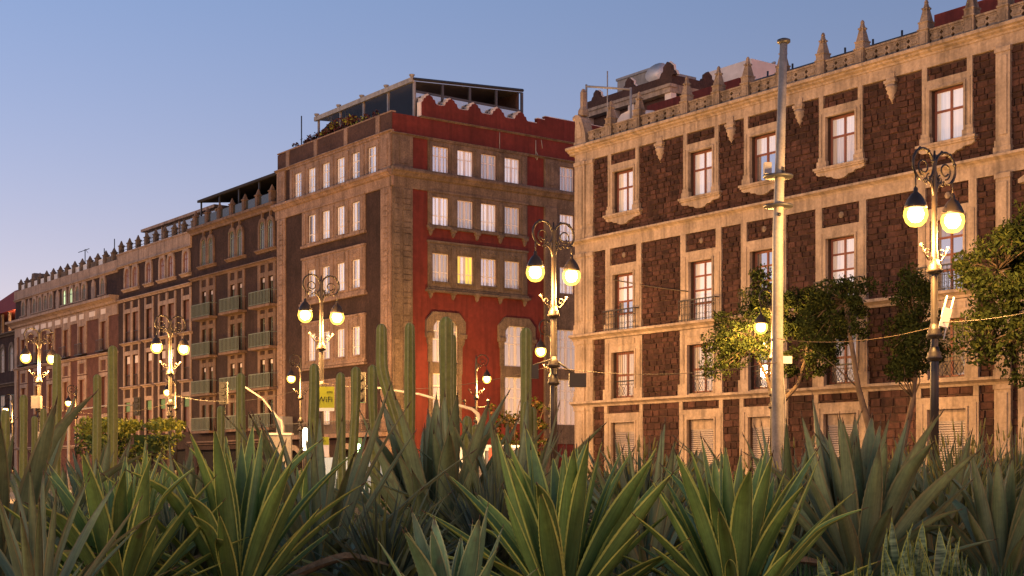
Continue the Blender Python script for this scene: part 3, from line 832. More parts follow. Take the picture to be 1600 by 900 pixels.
# block-built corner pilasters
def block_pilaster(F, x0, x1, z0, z1, mat, pr=.12, y1=.3):
    F.box('pilaster', mat, x0, x1, -pr, y1, z0, z1)
    w = x1 - x0; z = z0 + .1; k = 0
    while z < z1 - .3:
        h = .78 if k % 3 == 0 else .36
        h = min(h, z1 - .06 - z)
        F.box('pilaster_block', mat, x0 + w * .28, x1 - w * .22, -pr - .06, -pr, z, z + h - .09)
        z += h; k += 1
for a, c in ((-97.02, -95.75), (-82.0, -80.72)):
    block_pilaster(FA, a, c, 4.2, 20.5, M['a_stone'])
    FA.box('pilaster', M['a_stone'], a, c, -.14, .3, 21.63, 24.05)
    FA.box('panel', M['a_stone'], a + .35, c - .35, -.19, -.14, 21.95, 23.7)
    FA.box('pilaster', M['a_stone'], a, c, -.2, .3, 0, 3.85)
# balcony over the arcade
FA.box('balcony_slab', M['a_stone'], UA0, UA1 + .1, -.9, .003, 3.86, 4.15)
b = MB()
b.box(UA0 + .05, UA1, -.87, -.83, 4.98, 5.03); b.box(UA0 + .05, UA1, -.86, -.84, 4.2, 4.23)
i = UA0 + .1
while i < UA1: b.box(i - .01, i + .01, -.86, -.84, 4.16, 5.0); i += .14
FA.put('balcony_railing', b, M['iron'])
for c in arches:
    b = MB(); N = 10
    for k in range(N):
        a0, a1 = math.pi * k / N, math.pi * (k + 1) / N
        p = lambda r, a: (c + r * math.cos(a), 1.75 + min(r * math.sin(a), 2.0) * .98)
        b.prism_xz([p(1.38, a0), p(1.78, a0), p(1.78, a1), p(1.38, a1)], -.1, .2)
    b.box(c - 1.78, c - 1.38, -.1, .2, 0, 1.75); b.box(c + 1.38, c + 1.78, -.1, .2, 0, 1.75)
    FA.put('arch', b, M['stone'])

# --- red side front (runs back from the corner)
FR = Face(A, (0, 0, 0), R(90))
LR = 26.0
rc = [3.82, 5.86, 7.84, 9.88]
side = [14.85, 18.4, 21.6]
WR = 1.34
holes = []
for z0, z1 in ((21.71, 23.63), (18.26, 20.18), (14.43, 16.35)):
    holes += [(c - WR / 2, c + WR / 2, z0, z1) for c in rc + side]
for z0, z1 in ((8.93, 11.81), (4.9, 8.19)):
    holes += [(c - 1.05, c + 1.05, z0, z1) for c in (4.2, 10.25)] + [(c - 1.0, c + 1.0, z0, z1) for c in side]
holes += [(c - 1.2, c + 1.2, .13, 3.4) for c in (4.2, 10.25)]
FR.wall('red_wall', M['red'], 0, LR, 0, 25.42, holes)
for z0, z1 in ((21.71, 23.63), (18.26, 20.18), (14.43, 16.35)):
    for k, c in enumerate(rc + side):
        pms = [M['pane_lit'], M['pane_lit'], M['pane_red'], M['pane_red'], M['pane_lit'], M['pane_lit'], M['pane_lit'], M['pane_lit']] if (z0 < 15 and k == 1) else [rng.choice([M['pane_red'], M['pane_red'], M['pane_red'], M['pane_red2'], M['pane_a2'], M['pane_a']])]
        FR.window(c, z0, WR, z1 - z0, [.25, .5, .75] if z0 < 21 else [.25, .5, .75], [.34] if z0 < 21 else [.66], M['white_frame'], M['pane_red'], y=.06, bar=.055, stile=.16, pane_mats=pms)
for z0, z1 in ((8.93, 11.81), (4.9, 8.19)):
    for c in (4.2, 10.25): FR.window(c, z0, 2.1, z1 - z0, [.25, .5, .75], [.55, .75], M['white_frame'], M['pane_red2'], y=.06, bar=.06, stile=.2)
    for c in side: FR.window(c, z0, 2.0, z1 - z0, [.25, .5, .75], [.55, .75], M['white_frame'], M['pane_red2'], y=.06, bar=.06, stile=.2)
for c in (4.2, 10.25): FR.window(c, .13, 2.4, 3.27, [.5], [.5], M['green_frame'], M['pane_c'], y=.2, bar=.1, name='door')
G = M['a_grey']
group_frame(FR, rc, 21.71, 23.63, WR, 21.65, 23.95, 2.8, 11.2, G)
group_frame(FR, rc, 18.26, 20.18, WR, 18.2, 20.45, 2.8, 11.2, G)
group_frame(FR, rc, 14.43, 16.35, WR, 13.98, 17.05, 2.8, 11.2, G, True)
# corbels under the sills
kb = MB(); sq([(.03, -.55), (.1, -.4), (.13, -.2), (.2, -.18), (.22, 0)], kb); kme = kb.mesh('corbel', G)
for zz in (18.06, 13.8):
    for x in (3.0, 4.85, 6.85, 8.85, 11.0): FR.mesh('corbel', kme, x, -.05, zz)
FR.box('ledge', G, 2.6, 11.4, -.3, .003, 13.7, 13.84)
def chamfer_frame(c, z0, z1, hw):
    b = MB(); o = hw + .36
    for s in (-1, 1):
        e0, e1 = sorted((c + s * hw, c + s * o)); b.box(e0, e1, -.1, .003, z0, z1 - .5)
    out = [(-o - .2, -.9), (-o - .2, -.05), (-o * .75, .55), (o * .75, .55), (o + .2, -.05), (o + .2, -.9)]
    inn = [(-hw, -.9), (-hw, -.42), (-hw * .7, -.03), (hw * .7, -.03), (hw, -.42), (hw, -.9)]
    for k in range(5):
        b.prism_xz([(c + x, z1 + zz) for x, zz in (inn[k], out[k], out[k + 1], inn[k + 1])], -.22, .003)
    FR.put('window_surround', b, G)
    for s in (-1, 1):
        q = FR.mesh('corbel', kme, c + s * (hw + .3), -.1, z1 - .9); q.scale = (1.3, 1.2, 1.6)
    FR.box('sill', G, c - hw - .3, c + hw + .3, -.18, .003, z0 - .75, z0)
for c in (4.2, 10.25):
    chamfer_frame(c, 8.93, 11.81, 1.05)
    FR.surround(c, 4.9, 8.19, 1.05, 1.35, .003, G, .09)
FR.box('pilaster', G, .0, 1.55, -.12, .02, 21.81, 24.0); FR.box('panel', G, .5, 1.1, -.17, -.12, 22.1, 23.6)
FR.box('pilaster', G, .0, 1.55, -.1, .02, 0, 20.52)
z = 4.2; k = 0
while z < 20.2:
    h = .8 if k % 3 == 0 else .38
    FR.box('pilaster_block', G, .78, 1.42, -.16, -.1, z, min(z + h, 20.45) - .08); FR.box('pilaster_block', G, .12, .5, -.15, -.1, z, min(z + h, 20.45) - .08)
    z += h; k += 1
FR.box('pilaster', G, 12.75, 13.85, -.2, .02, 0, 20.5); FR.box('pilaster', G, 12.75, 13.85, -.2, .02, 21.8, 23.95)
FR.box('panel', G, 13.05, 13.55, -.25, -.2, 22.1, 23.6)
for z0, z1 in ((0, 20.5), (21.82, 23.95)):
    b = MB()
    xs = [13.85] + [v for c in side for v in (c - WR / 2, c + WR / 2)] + [LR]
    if z0 > 1:
        for a, c in zip(xs[::2], xs[1::2]): b.box(a, c, -.09, .003, z0, z1)
        for c in side: b.box(c - WR / 2, c + WR / 2, -.09, .003, 23.63, z1)
    else:
        xs2 = [13.85] + [v for c in side for v in (c - 1.0, c + 1.0)] + [LR]
        for a, c in zip(xs[::2], xs[1::2]): b.box(a, c, -.09, .003, 13.0, z1)
        for a, c in zip(xs2[::2], xs2[1::2]): b.box(a, c, -.09, .003, 3.5, 13.0)
        for c in side:
            for za, zb in ((12.2, 14.43), (16.35, 18.26), (20.18, z1)):
                if za > 13 or za == 12.2: b.box(c - WR / 2, c + WR / 2, -.088, .003, max(za, 13.0), zb)
            for za, zb in ((3.5, 4.9), (8.19, 8.93), (11.81, 13.0)): b.box(c - 1.0, c + 1.0, -.088, .003, za, zb)
    FR.put('stone_bay', b, G)
b = MB(); b.profile([(.004, 20.5), (-.11, 20.5), (-.13, 20.75), (-.15, 21.2), (-.28, 21.25), (-.4, 21.45), (-.52, 21.55), (-.52, 21.68), (-.45, 21.8), (.004, 21.8)], -.2, LR)
FR.put('cornice', b, G)
FR.ledge('ledge', G, -.1, LR, 23.97, 24.12, .22)
FR.ledge('ledge', G, 2.2, LR, 25.38, 25.5, .16)
# upper red parapet with merlons
b = MB(); b.box(2.3, 12.9, 0, .35, 25.5, 26.45); b.box(12.9, LR, 0, .35, 25.5, 27.05); b.box(12.2, 12.9, 0, .35, 26.45, 26.8)
FR.put('parapet', b, M['red'])
FR.box('parapet_end', M['plaster'], 2.18, 2.3, .0, .35, 25.5, 26.45)
og = [(-.62, 0), (.62, 0), (.5, .12), (.45, .3), (.3, .34), (.24, .5), (.1, .54), (0, .6), (-.1, .54), (-.24, .5), (-.3, .34), (-.45, .3), (-.5, .12)]
mm = MB(); mm.prism_xz(og, -.004, .3); mme = mm.mesh('merlon', M['red'])
mm = MB(); mm.prism_xz([(x * 1.04 - .03, zz * 1.12) for x, zz in og], .02, .42); mcap = mm.mesh('merlon_cap', M['white_cap'])
for x in (2.95, 4.75, 6.72, 8.75, 10.72):
    FR.mesh('merlon', mme, x, 0, 26.44); FR.mesh('merlon_cap', mcap, x - .1, 0, 26.44)
for a, c in ((3.5, 4.2), (5.3, 6.1), (7.3, 8.1), (9.3, 10.1)): FR.box('coping', M['white_cap'], a, c, .02, .4, 26.44, 26.49)
FR.box('coping', M['white_cap'], 11.3, 12.15, .02, .4, 26.44, 26.5); FR.box('coping', M['white_cap'], 12.9, LR, .02, .4, 27.04, 27.1); FR.box('coping', M['white_cap'], 12.2, 12.88, .02, .4, 26.8, 26.86)
b = MB(); b.tube([(8.8, -.05, 25.3), (8.8, -.05, 24.0)], .025); FR.put('drain_pipe', b, M['concrete']); b = MB(); b.tube([(12.0, -.05, 25.2), (12.0, -.05, 23.9)], .03); b.tube([(12.0, -.05, 24.4), (12.15, -.05, 24.2), (12.1, -.05, 23.8)], .04); FR.put('drain_pipe', b, M['concrete']); b = MB(); b.tube([(12.5, -.05, 25.3), (12.6, -.05, 24.7)], .025)
FR.put('drain_pipe', b, M['concrete'])

# --- glass terrace on the hotel roof
T = empty('glass_terrace', street(-80.69, 50) + Vector((0, 0, 24.7)), ROT, 'dark-framed glass terrace pavilion with a sloping roof on the hotel roof', 'pavilion')
fT = Face(T)
X0, X1, Y0, Y1 = -13.8, -0.55, 2.1, 11.2
zf, zb2 = 3.3, 4.0
b = MB()
b.add([(X0 - .1, Y0 - .12, zf - .1), (X1 + .1, Y0 - .12, zf - .1), (X1 + .1, Y1, zb2 - .1), (X0 - .1, Y1, zb2 - .1), (X0 - .1, Y0 - .12, zf + .1), (X1 + .1, Y0 - .12, zf + .1), (X1 + .1, Y1, zb2 + .1), (X0 - .1, Y1, zb2 + .1)],
      [(0, 3, 2, 1), (4, 5, 6, 7), (0, 1, 5, 4), (1, 2, 6, 5), (2, 3, 7, 6), (3, 0, 4, 7)])
fT.put('roof', b, M['roof_glass'])
fT.box('gutter', M['pole_paint'], X0 - .25, X1 + .13, Y0 - .3, Y0 - .1, zf - .16, zf + .16)
b = MB(); b.tube([(X1 + .1, Y0 - .2, zf + .05), (X1 + .1, Y1 + .05, zb2 + .05)], .11, 4, sm=False); fT.put('roof_edge_beam', b, M['dark_metal'])
for i in range(5):
    x = X0 + (X1 - X0) * i / 4
    fT.box('post', M['grey_metal'], x - .07, x + .07, Y0 - .1, Y0 + .04, 0, zf - .1)
    b = MB(); b.lathe([(.05, 0), (.16, .12), (.2, .2), (.2, .24)], x, Y0 - .2, 8, z0=zf + .12); fT.put('rain_head', b, M['grey_metal'])
for i in range(5):
    y = Y0 + (Y1 - Y0) * i / 4; zt = zf + (zb2 - zf) * i / 4
    fT.box('post', M['dark_metal'], X1 - .08, X1 + .06, y - .09, y + .09, 0, zt - .1)
    if i < 4:
        yb = Y0 + (Y1 - Y0) * (i + 1) / 4; 
        fT.box('pane', M['roof_glass'], X1 - .02, X1 + .0, y + .09, yb - .09, 0, 2.5)
        fT.box('cross_beam', M['dark_metal'], X1 - .06, X1 + .05, y + .09, yb - .09, 2.5, 2.64)
        fT.box('blind', M['white_frame'], X1 - .1, X1 - .06, y + .15, yb - .15, 2.1 if i < 2 else 2.35, 2.5)
for i in range(3):
    b = MB(); y = 3.0 + i * 2.3
    for k in range(6): b.tube([(X1 - .5, y + k * .07, .2), (X1 - .5 + .03 * (k % 2), y + k * .07, 2.4)], .05, 5)
    fT.put('curtain', b, M['plaster'])
fT.box('back_wall', M['dark_wall'], X0, X1 - .2, Y1 - .3, Y1 - .1, 0, zb2 - .15)
# thin aerial on the roof to the left
t = empty('roof_aerial', street(-98.0, 52.5) + Vector((0, 0, 22.0)), ROT, 'thin tall aerial mast beside the hotel parapet', 'aerial')
b = MB(); b.tube([(0, 0, 0), (0, 0, 7.0)], .05, 5); b.build('mast', M['dark_metal'], t)
b = MB(); b.tube([(-.2, 0, 5.2), (.2, 0, 5.2)], .02, 4); b.build('cross_arm', M['dark_metal'], t)

# ================================================================== neighbours along the square
def ogee(c, hw, zs, zt, n=6):
    """pointed arch outline from springing zs to the tip zt, left to right"""
    pts = []
    for k in range(n + 1):
        t = k / n
        pts.append((c - hw * math.cos(t * math.pi / 2) ** .8, zs + (zt - zs) * (math.sin(t * math.pi / 2) ** .9)))
    return pts + [(2 * c - x, z) for x, z in reversed(pts[:-1])]
def gothic(F, c, z0, z1, w, smat, fmat, pmat, tip=.45, fw=.2, finial=True, sill=None):
    """tall pointed window: stone arch frame, wooden frame, pane set back"""
    hw = w / 2; zs = z1 - hw * 1.15
    inn = [(c - hw, z0)] + ogee(c, hw, zs, z1) + [(c + hw, z0)]
    out = [(c - hw - fw, z0)] + ogee(c, hw + fw, zs, z1 + fw * 1.4) + [(c + hw + fw, z0)]
    b = MB()
    for k in range(len(inn) - 1):
        b.prism_xz([inn[k], out[k], out[k + 1], inn[k + 1]][::-1], -.14, .003)
    if finial: b.box(c - .1, c + .1, -.15, .003, z1 + fw * 1.3, z1 + fw * 1.3 + tip)
    F.put('window_surround', b, smat)
    g = MB(); poly = [(c - hw, z0)] + ogee(c, hw, zs, z1) + [(c + hw, z0)]
    g.prism_xz(poly[::-1], -.012, -.004)
    wb = MB()
    for k in range(len(poly) - 1):
        (xa, za), (xb, zb) = poly[k], poly[k + 1]
        wb.tube([(xa * .94 + c * .06, -.03, za), (xb * .94 + c * .06, -.03, zb)], .035, 4, sm=False)
    wb.box(c - .035, c + .035, -.05, -.01, z0, z1 - .1); wb.box(c - hw, c + hw, -.05, -.01, zs - .1, zs - .03)
    wo = F.put('window', wb, fmat)
    p = link('pane', g.mesh('pane', pmat), wo)
def pinnacles(F, xs, z, mat, h=.75, hw=.2):
    b = MB(); sq([(hw, 0), (hw, h), (hw + .05, h + .02), (hw + .05, h + .1), (hw * .8, h + .14), (.03, h + .55)], b)
    me = b.mesh('pinnacle', mat)
    for x in xs: F.mesh('pinnacle', me, x, .1, z)

# --- dark house with paired pointed windows and green balconies
C_, FC = house('dark_gothic_house', -112.75, 'dark brown house with paired pointed windows and three columns of green balconies')
U0, U1 = -112.75, -97.1
pc = [-109.55, -104.15, -98.85]
off = .68
holes = []
crow = [(14.3, 16.48), (11.1, 13.31), (7.97, 10.15), (4.9, 7.0)]
for c in pc:
    for s in (-1, 1):
        holes += [(c + s * off - .42, c + s * off + .42, z0, z1) for z0, z1 in crow]
gh = [(U0 + 1 + i * 5.2, U0 + 4.4 + i * 5.2, .13, 3.3) for i in range(3)]
FC.wall('wall', M['brown_wall'], U0, U1, 0, 21.5, holes + gh)
b = MB(); b.box(U0, U1, .36, 18, 0, 21.4); FC.put('house_body', b, M['interior'])
S = M['c_stone']
for c in pc:
    for s in (-1, 1): gothic(FC, c + s * off, 18.62, 20.75, .86, S, M['green_frame'], M['pane_c'], .5, .22)
    FC.ledge('sill', S, c - 1.7, c + 1.7, 18.35, 18.6, .3)
    for k, (z0, z1) in enumerate(crow):
        b = MB()
        zt = z1 + (1.05 if k == 0 else .75)
        for x0, x1 in ((c - 1.5, c - off - .42), (c - off + .42, c + off - .42), (c + off + .42, c + 1.5)): b.box(x0, x1, -.08, .003, z0 - .2, zt)
        for s in (-1, 1): b.box(c + s * off - .42, c + s * off + .42, -.08, .003, z1, z1 + .35); b.box(c + s * off - .42, c + s * off + .42, -.08, .003, zt - .1, zt)
        FC.put('window_surround', b, S)
        for s in (-1, 1):
            FC.window(c + s * off, z0, .84, z1 - z0, [.5], [.3, .6, .85], M['green_frame'], M['pane_c'], y=.22, bar=.06)
            if k in (0, 2): FC.box('roller_blind', M['plaster'], c + s * off - .3, c + s * off + .38, .12, .16, z1 - .36, z1 - .06)
        FC.box('balcony_slab', S, c - 1.8, c + 1.8, -.75, .003, z0 - .25, z0 - .06)
        b = MB()
        b.box(c - 1.75, c + 1.75, -.72, -.68, z0 + .98, z0 + 1.03); b.box(c - 1.75, c + 1.75, -.71, -.69, z0 + .02, z0 + .05)
        for i in range(15): x = c - 1.73 + 3.46 * i / 14; b.box(x - .018, x + .018, -.715, -.685, z0 - .06, z0 + 1.0)
        for s in (-1, 1): b.box(c + s * 1.73 - .02, c + s * 1.73 + .02, -.7, 0, z0 + .98, z0 + 1.02)
        ro = FC.put('balcony_railing', b, M['green_frame'])
        pn = link('infill_panel', unit_box(M['green_infill']), ro)
        pn.location = (c, -.675, z0 + .5); pn.scale = (3.4, .012, .9)
FC.ledge('ledge', S, U0, U1, 17.5, 17.75, .35)
FC.ledge('cornice', S, U0, U1, 21.4, 21.95, .5)
FC.ledge('ledge', S, U0, U1, 3.7, 4.0, .5)
xs = [U0 + .6 + 2.32 * i for i in range(7)]
pinnacles(FC, xs, 21.95, S, .95)
for a, c in zip(xs, xs[1:]): FC.box('glass_panel', M['dark_glass'], a + .22, c - .22, .08, .11, 21.96, 22.85)
t = empty('terrace_canopy', street(U0, 50) + Vector((0, 0, 21.4)), ROT, 'black canvas terrace canopy above the paired pointed windows', 'canopy')
f = Face(t)
b = MB(); b.add([(.6, .2, 2.75), (15.5, .2, 2.75), (15.5, 7, 3.6), (.6, 7, 3.6), (.6, .2, 2.95), (15.5, .2, 2.95), (15.5, 7, 3.8), (.6, 7, 3.8)], [(0, 3, 2, 1), (4, 5, 6, 7), (0, 1, 5, 4), (1, 2, 6, 5), (2, 3, 7, 6), (3, 0, 4, 7)]); f.put('canvas', b, M['canvas'])
for i in range(5): f.box('post', M['dark_metal'], .8 + i * 3.6, .92 + i * 3.6, .4, .52, .1, 2.8)
f.box('back_wall', M['canvas'], .6, 15.5, 3.2, 3.4, 0, 3.1)
t = empty('roof_shade_frame', street(-103.0, 55) + Vector((0, 0, 24.4)), ROT, 'light metal frame with a grey shade sail above the black canopy', 'shade frame')
b = MB()
for x in (0, 2.8, 5.5): b.tube([(x, 0, 0), (x, 0, 3.4)], .08, 5); b.tube([(x, 3, 0), (x, 3, 3.4)], .06, 5)
b.tube([(0, 0, 2.9), (5.6, 0, 2.9)], .07, 5); b.build('frame', M['grey_metal'], t)
b = MB(); b.add([(1.6, -.2, 3.2), (6, -.2, 4.6), (6, 3, 4.8), (1.6, 3, 3.4)], [(0, 1, 2, 3)]); b.add([(1.6, -.2, 3.16), (6, -.2, 4.56), (6, 3, 4.76), (1.6, 3, 3.36)], [(3, 2, 1, 0)]); b.build('sail', M['concrete'], t)

# --- house with pale stone band and single/paired pointed windows
D_, FD = house('pale_banded_house', -129.4, 'brown house with pale stone attic band, pointed attic windows and green blinds')
U0, U1 = -129.4, -112.75
gx = [-127.0, -125.1, -121.9, -118.85, -117.0, -113.8]
drow = [(13.45, 16.13), (9.4, 12.22), (4.9, 7.89)]
holes = [(c - .7, c + .7, z0, z1) for c in gx for z0, z1 in drow]
FD.wall('wall', M['brown_wall'], U0, U1, 0, 20.6, holes + [(U0 + 1 + i * 5.3, U0 + 4.6 + i * 5.3, .13, 3.4) for i in range(3)])
b = MB(); b.box(U0, U1, .36, 18, 0, 21.7); FD.put('house_body', b, M['interior'])
S = M['d_stone']
groups = [(gx[0], gx[1]), (gx[2], gx[2]), (gx[3], gx[4]), (gx[5], gx[5])]
for c in gx: gothic(FD, c, 18.42, 20.25, 1.0, S, M['wood'], M['pane_d'], .25, .28)
for a, c in groups:
    FD.ledge('sill', S, a - 1.0, c + 1.0, 18.1, 18.4, .3)
    for k, (z0, z1) in enumerate(drow):
        zt = (17.15, 13.2, 9.1)[k]
        b = MB()
        xs = [a - 1.0] + sorted({v for g in (a, c) for v in (g - .7, g + .7)}) + [c + 1.0]
        for x0, x1 in zip(xs[::2], xs[1::2]): b.box(x0, x1, -.09, .003, z0 - .1, zt)
        for g in {a, c}: b.box(g - .7, g + .7, -.09, .003, z1, z1 + .38); 
        FD.put('window_surround', b, S)
        if k < 2: FD.ledge('ledge', S, a - 1.2, c + 1.2, z0 - .32, z0 - .08, .4)
        for g in sorted({a, c}):
            FD.window(g, z0, 1.4, z1 - z0, [.5], [.33, .66], M['wood'], M['pane_d'], y=.2, bar=.07)
            if k == 2: FD.box('green_blind', M.setdefault('green_blind', material('green_blind', (0.12, 0.24, 0.12), 0.7, 0.2, 3.0)), g - .66, g + .66, .1, .15, z1 - .85, z1 - .02)
            if k == 1: FD.box('roller_blind', M['plaster'], g - .5, g + .6, .12, .16, z1 - .75, z1 - .1)
            if k < 2:
                rb = MB(); rb.box(g - .68, g + .68, .03, .06, z0 + .95, z0 + 1.0)
                for i in range(9): rb.box(g - .66 + i * .165 - .01, g - .66 + i * .165 + .01, .035, .055, z0, z0 + .96)
                FD.put('window_rail', rb, M['iron'])
FD.ledge('ledge', S, U0, U1, 17.25, 17.5, .3)
FD.box('attic_band', S, U0, U1, -.16, .36, 20.6, 21.72); FD.ledge('ledge', S, U0, U1, 20.46, 20.62, .28)
FD.box('coping', S, U0, U1, -.24, .4, 21.72, 21.86)
xs = [U0 + .5 + 2.05 * i for i in range(9)]
pinnacles(FD, xs, 21.86, M['a_grey'], .7)
rb = MB()
for zz in (22.15, 22.45): rb.tube([(U0, .12, zz), (U1, .12, zz)], .03, 5)
FD.put('parapet_rail', rb, M['iron'])
t = empty('glass_roof_room', street(-128.4, 52.2) + Vector((0, 0, 21.7)), ROT, 'long glazed roof room with pale frame above the stone band', 'roof room')
f = Face(t)
f.box('roof', M['d_stone'], -.3, 15.9, -.3, 5, 2.35, 2.6)
for i in range(5): f.box('post', M['d_stone'], i * 3.85, .2 + i * 3.85, 0, .2, 0, 2.35)
for i in range(4): f.box('pane', M['roof_glass'], .2 + i * 3.85, 3.85 + i * 3.85, .08, .1, 0, 2.35)
f.box('back_wall', M['concrete'], 0, 15.6, 4.7, 4.9, 0, 2.35)

# --- long house with rows of small pointed windows
E_, FE = house('long_arcaded_house', -160.0, 'long brick house with rows of small pointed windows over a broad pale ledge')
U0, U1 = -160.0, -129.4
ex = [-156.95, -153.3, -151.5, -149.7, -148.0, -143.85, -141.9, -140.15, -138.25]
lone = -133.25
bx = [-157.0, -152.4, -148.2, -143.5, -138.9, -133.0]
holes = [(c - .75, c + .75, z0, z1) for c in bx for z0, z1 in ((13.2, 15.9), (7.6, 10.6), (4.6, 6.6))]
FE.wall('wall', M['brick'], U0, U1, 0, 17.5, holes)
b = MB(); b.box(U0, U1, .36, 18, 0, 21.2); FE.put('house_body', b, M['interior'])
FE.box('attic_wall', M['brown_wall'], U0, U1, 0, .36, 17.5, 20.4)
FE.box('attic_band', S, U0, U1, -.16, .36, 20.45, 21.4); FE.ledge('ledge', S, U0, U1, 20.25, 20.47, .28)
FE.ledge('broad_ledge', M['d_stone'], U0 - .6, U1 + .2, 17.35, 18.05, 1.0)
FE.box('frieze', S, U0, U1, -.1, .003, 16.3, 17.36)
for i, c in enumerate(ex + [lone]):
    gothic(FE, c, 18.5, 20.0 if c != lone else 20.05, .9, S, M['green_frame'], M['pane_green'] if i in (5, 6) else M['pane_d'], .12, .3, True)
for a, c in ((ex[0], ex[0]), (ex[1], ex[4]), (ex[5], ex[8]), (lone, lone)): FE.ledge('sill', S, a - .95, c + .95, 18.2, 18.48, .3)
for x in (-155.1, -145.95, -135.7):
    b = MB(); b.prism_xz([(x - .45, 18.3), (x + .45, 18.3), (x + .55, 19.2), (x + .4, 19.9), (x, 20.3), (x - .4, 19.9), (x - .55, 19.2)], -.14, .003); FE.put('carved_panel', b, S)
for c in bx:
    FE.surround(c, 13.2, 15.9, .75, 1.25, .4, S, .1)
    FE.surround(c, 7.6, 10.6, .75, 1.25, .4, S, .1); FE.surround(c, 4.6, 6.6, .75, 1.25, .4, S, .1)
    FE.surround(c, 11.2, 12.2, .75, 1.25, .35, S, .1, bottom=.1)
    FE.window(c, 13.2, 1.5, 2.7, [.5], [.33, .66], M['wood'], M['pane_d'], y=.2, bar=.07); FE.window(c, 7.6, 1.5, 3.0, [.5], [.5], M['wood'], M['pane_d'], y=.2, bar=.07); FE.window(c, 4.6, 1.5, 2.0, [.5], [.5], M['wood'], M['pane_d'], y=.2, bar=.07)
    FE.box('plaque', M['plaster'], c - .6, c + .6, -.13, -.1, 16.6, 17.1)
    rb = MB(); rb.box(c - 1.0, c + 1.0, -.5, -.46, 14.1, 14.15)
    for i in range(12): rb.box(c - 1 + i * .18 - .012, c - 1 + i * .18 + .012, -.49, -.47, 13.1, 14.12)
    rb.box(c - 1.1, c + 1.1, -.52, 0, 13.0, 13.1); FE.put('balcony_railing', rb, M['iron'])
for a, c in zip(bx, bx[1:]):
    m = (a + c) / 2
    FE.box('plaque', M['plaster'], m - .8, m + .8, -.13, -.1, 16.6, 17.1)
FE.ledge('ledge', S, U0 - .3, U1, 12.62, 12.85, .35); FE.ledge('ledge', S, U0, U1, 3.8, 4.1, .4)
FE.box('pilaster', S, U0, U0 + .9, -.14, .36, 0, 16.3)
xs = [U0 + 1.6 + 2.13 * i for i in range(14)]
pinnacles(FE, xs, 21.4, M['a_grey'], .75, .24)
for a, c in zip(xs, xs[1:]): FE.box('parapet_panel', M['white_paint'] if rng.random() < .8 else M['a_grey'], a + .3, c - .3, .05, .12, 21.42, 22.0)
for k, (x, h) in enumerate(((-146.5, 3.6), (-141.0, 3.0), (-138.2, 3.6))):
    t = empty('rooftop_aerial', street(x, 53) + Vector((0, 0, 21.2)), ROT, ['television aerial with a long crossbar above the merlons', 'short plain aerial rod above the merlons', 'tall plain aerial rod above the merlons'][k], 'aerial', 'aerials on the long house')
    b = MB(); b.tube([(0, 0, 0), (0, 0, h)], .05, 5); b.build('mast', M['dark_metal'], t)
    if k == 0:
        b = MB(); b.tube([(-2.0, 0, h - .1), (1.2, 0, h - .1)], .04, 4); b.tube([(.2, 0, h - .1), (.9, 0, h - .5)], .03, 4); b.build('crossbar', M['dark_metal'], t)

# --- far house beyond the next corner: tower and red hipped roof
F_, FF = house('far_red_roofed_house', -186.0, 'dark stone house with red hipped roof and lit loggia beyond the long house', v=3.0)
b = MB(); b.box(-186, -163.2, 0, 16, 0, 18.0); FF.put('wall', b, M['brown_wall'])
b = MB(); b.box(-166.0, -163.0, -.3, 3, 0, 22.6); b.box(-166.2, -162.8, -.4, 3.2, 21.0, 21.3); b.box(-165.4, -163.6, .2, 2.4, 22.6, 23.6); b.prism_xz([(-165.2, 23.6), (-163.8, 23.6), (-164.1, 24.3), (-164.9, 24.3)], .4, 2.2); FF.put('corner_tower', b, M['a_grey'])
b = MB(); b.add([(-187, -.6, 20.4), (-166, -.6, 20.4), (-166, 12, 20.4), (-187, 12, 20.4), (-181, 3.5, 24.2), (-170, 3.5, 24.2)], [(0, 1, 5, 4), (1, 2, 5), (2, 3, 4, 5), (3, 0, 4), (0, 3, 2, 1)]); FF.put('roof', b, M.setdefault('red_roof', material('red_roof', (0.22, 0.035, 0.025), 0.85, 0.2, 1.0)))
for i in range(8): FF.box('loggia_post', M['a_grey'], -185.6 + i * 2.75, -185.3 + i * 2.75, -.2, .1, 18.0, 20.4)
FF.box('loggia_back', M['brick'], -186, -166.2, 3, 3.3, 18, 20.4)
FF.ledge('ledge', M['a_grey'], -186.3, -162.6, 17.6, 18.0, .6); FF.ledge('ledge', M['a_grey'], -186.3, -162.6, 11.6, 12.0, .5)
for i in range(6):
    x = -184.5 + i * 3.4
    gothic(FF, x, 13.4, 16.4, 1.5, M['a_grey'], M['green_frame'], M['pane_d'], .2, .3, False); FF.window(x, 8, 1.5, 2.6, [.5], [.5], M['green_frame'], M['pane_d'], y=-.07, bar=.1)
    FF.window(x, 3.4, 1.5, 2.6, [.5], [.5], M['green_frame'], M['pane_d'], y=-.07, bar=.1)

# ================================================================== street lamps
GLOBE = bpy.data.materials.new('amber_glass_globe'); GLOBE.use_nodes = True
_n, _l = GLOBE.node_tree.nodes, GLOBE.node_tree.links
_n.clear()
_o = _n.new('ShaderNodeOutputMaterial'); _mx = _n.new('ShaderNodeMixShader'); _t = _n.new('ShaderNodeBsdfTransparent'); _e = _n.new('ShaderNodeEmission')
_e.inputs['Color'].default_value = (1.0, 0.55, 0.07, 1); _e.inputs['Strength'].default_value = 2.4
_mx.inputs['Fac'].default_value = 0.5
_l.new(_t.outputs[0], _mx.inputs[1]); _l.new(_e.outputs[0], _mx.inputs[2]); _l.new(_mx.outputs[0], _o.inputs['Surface'])
M['globe'] = GLOBE

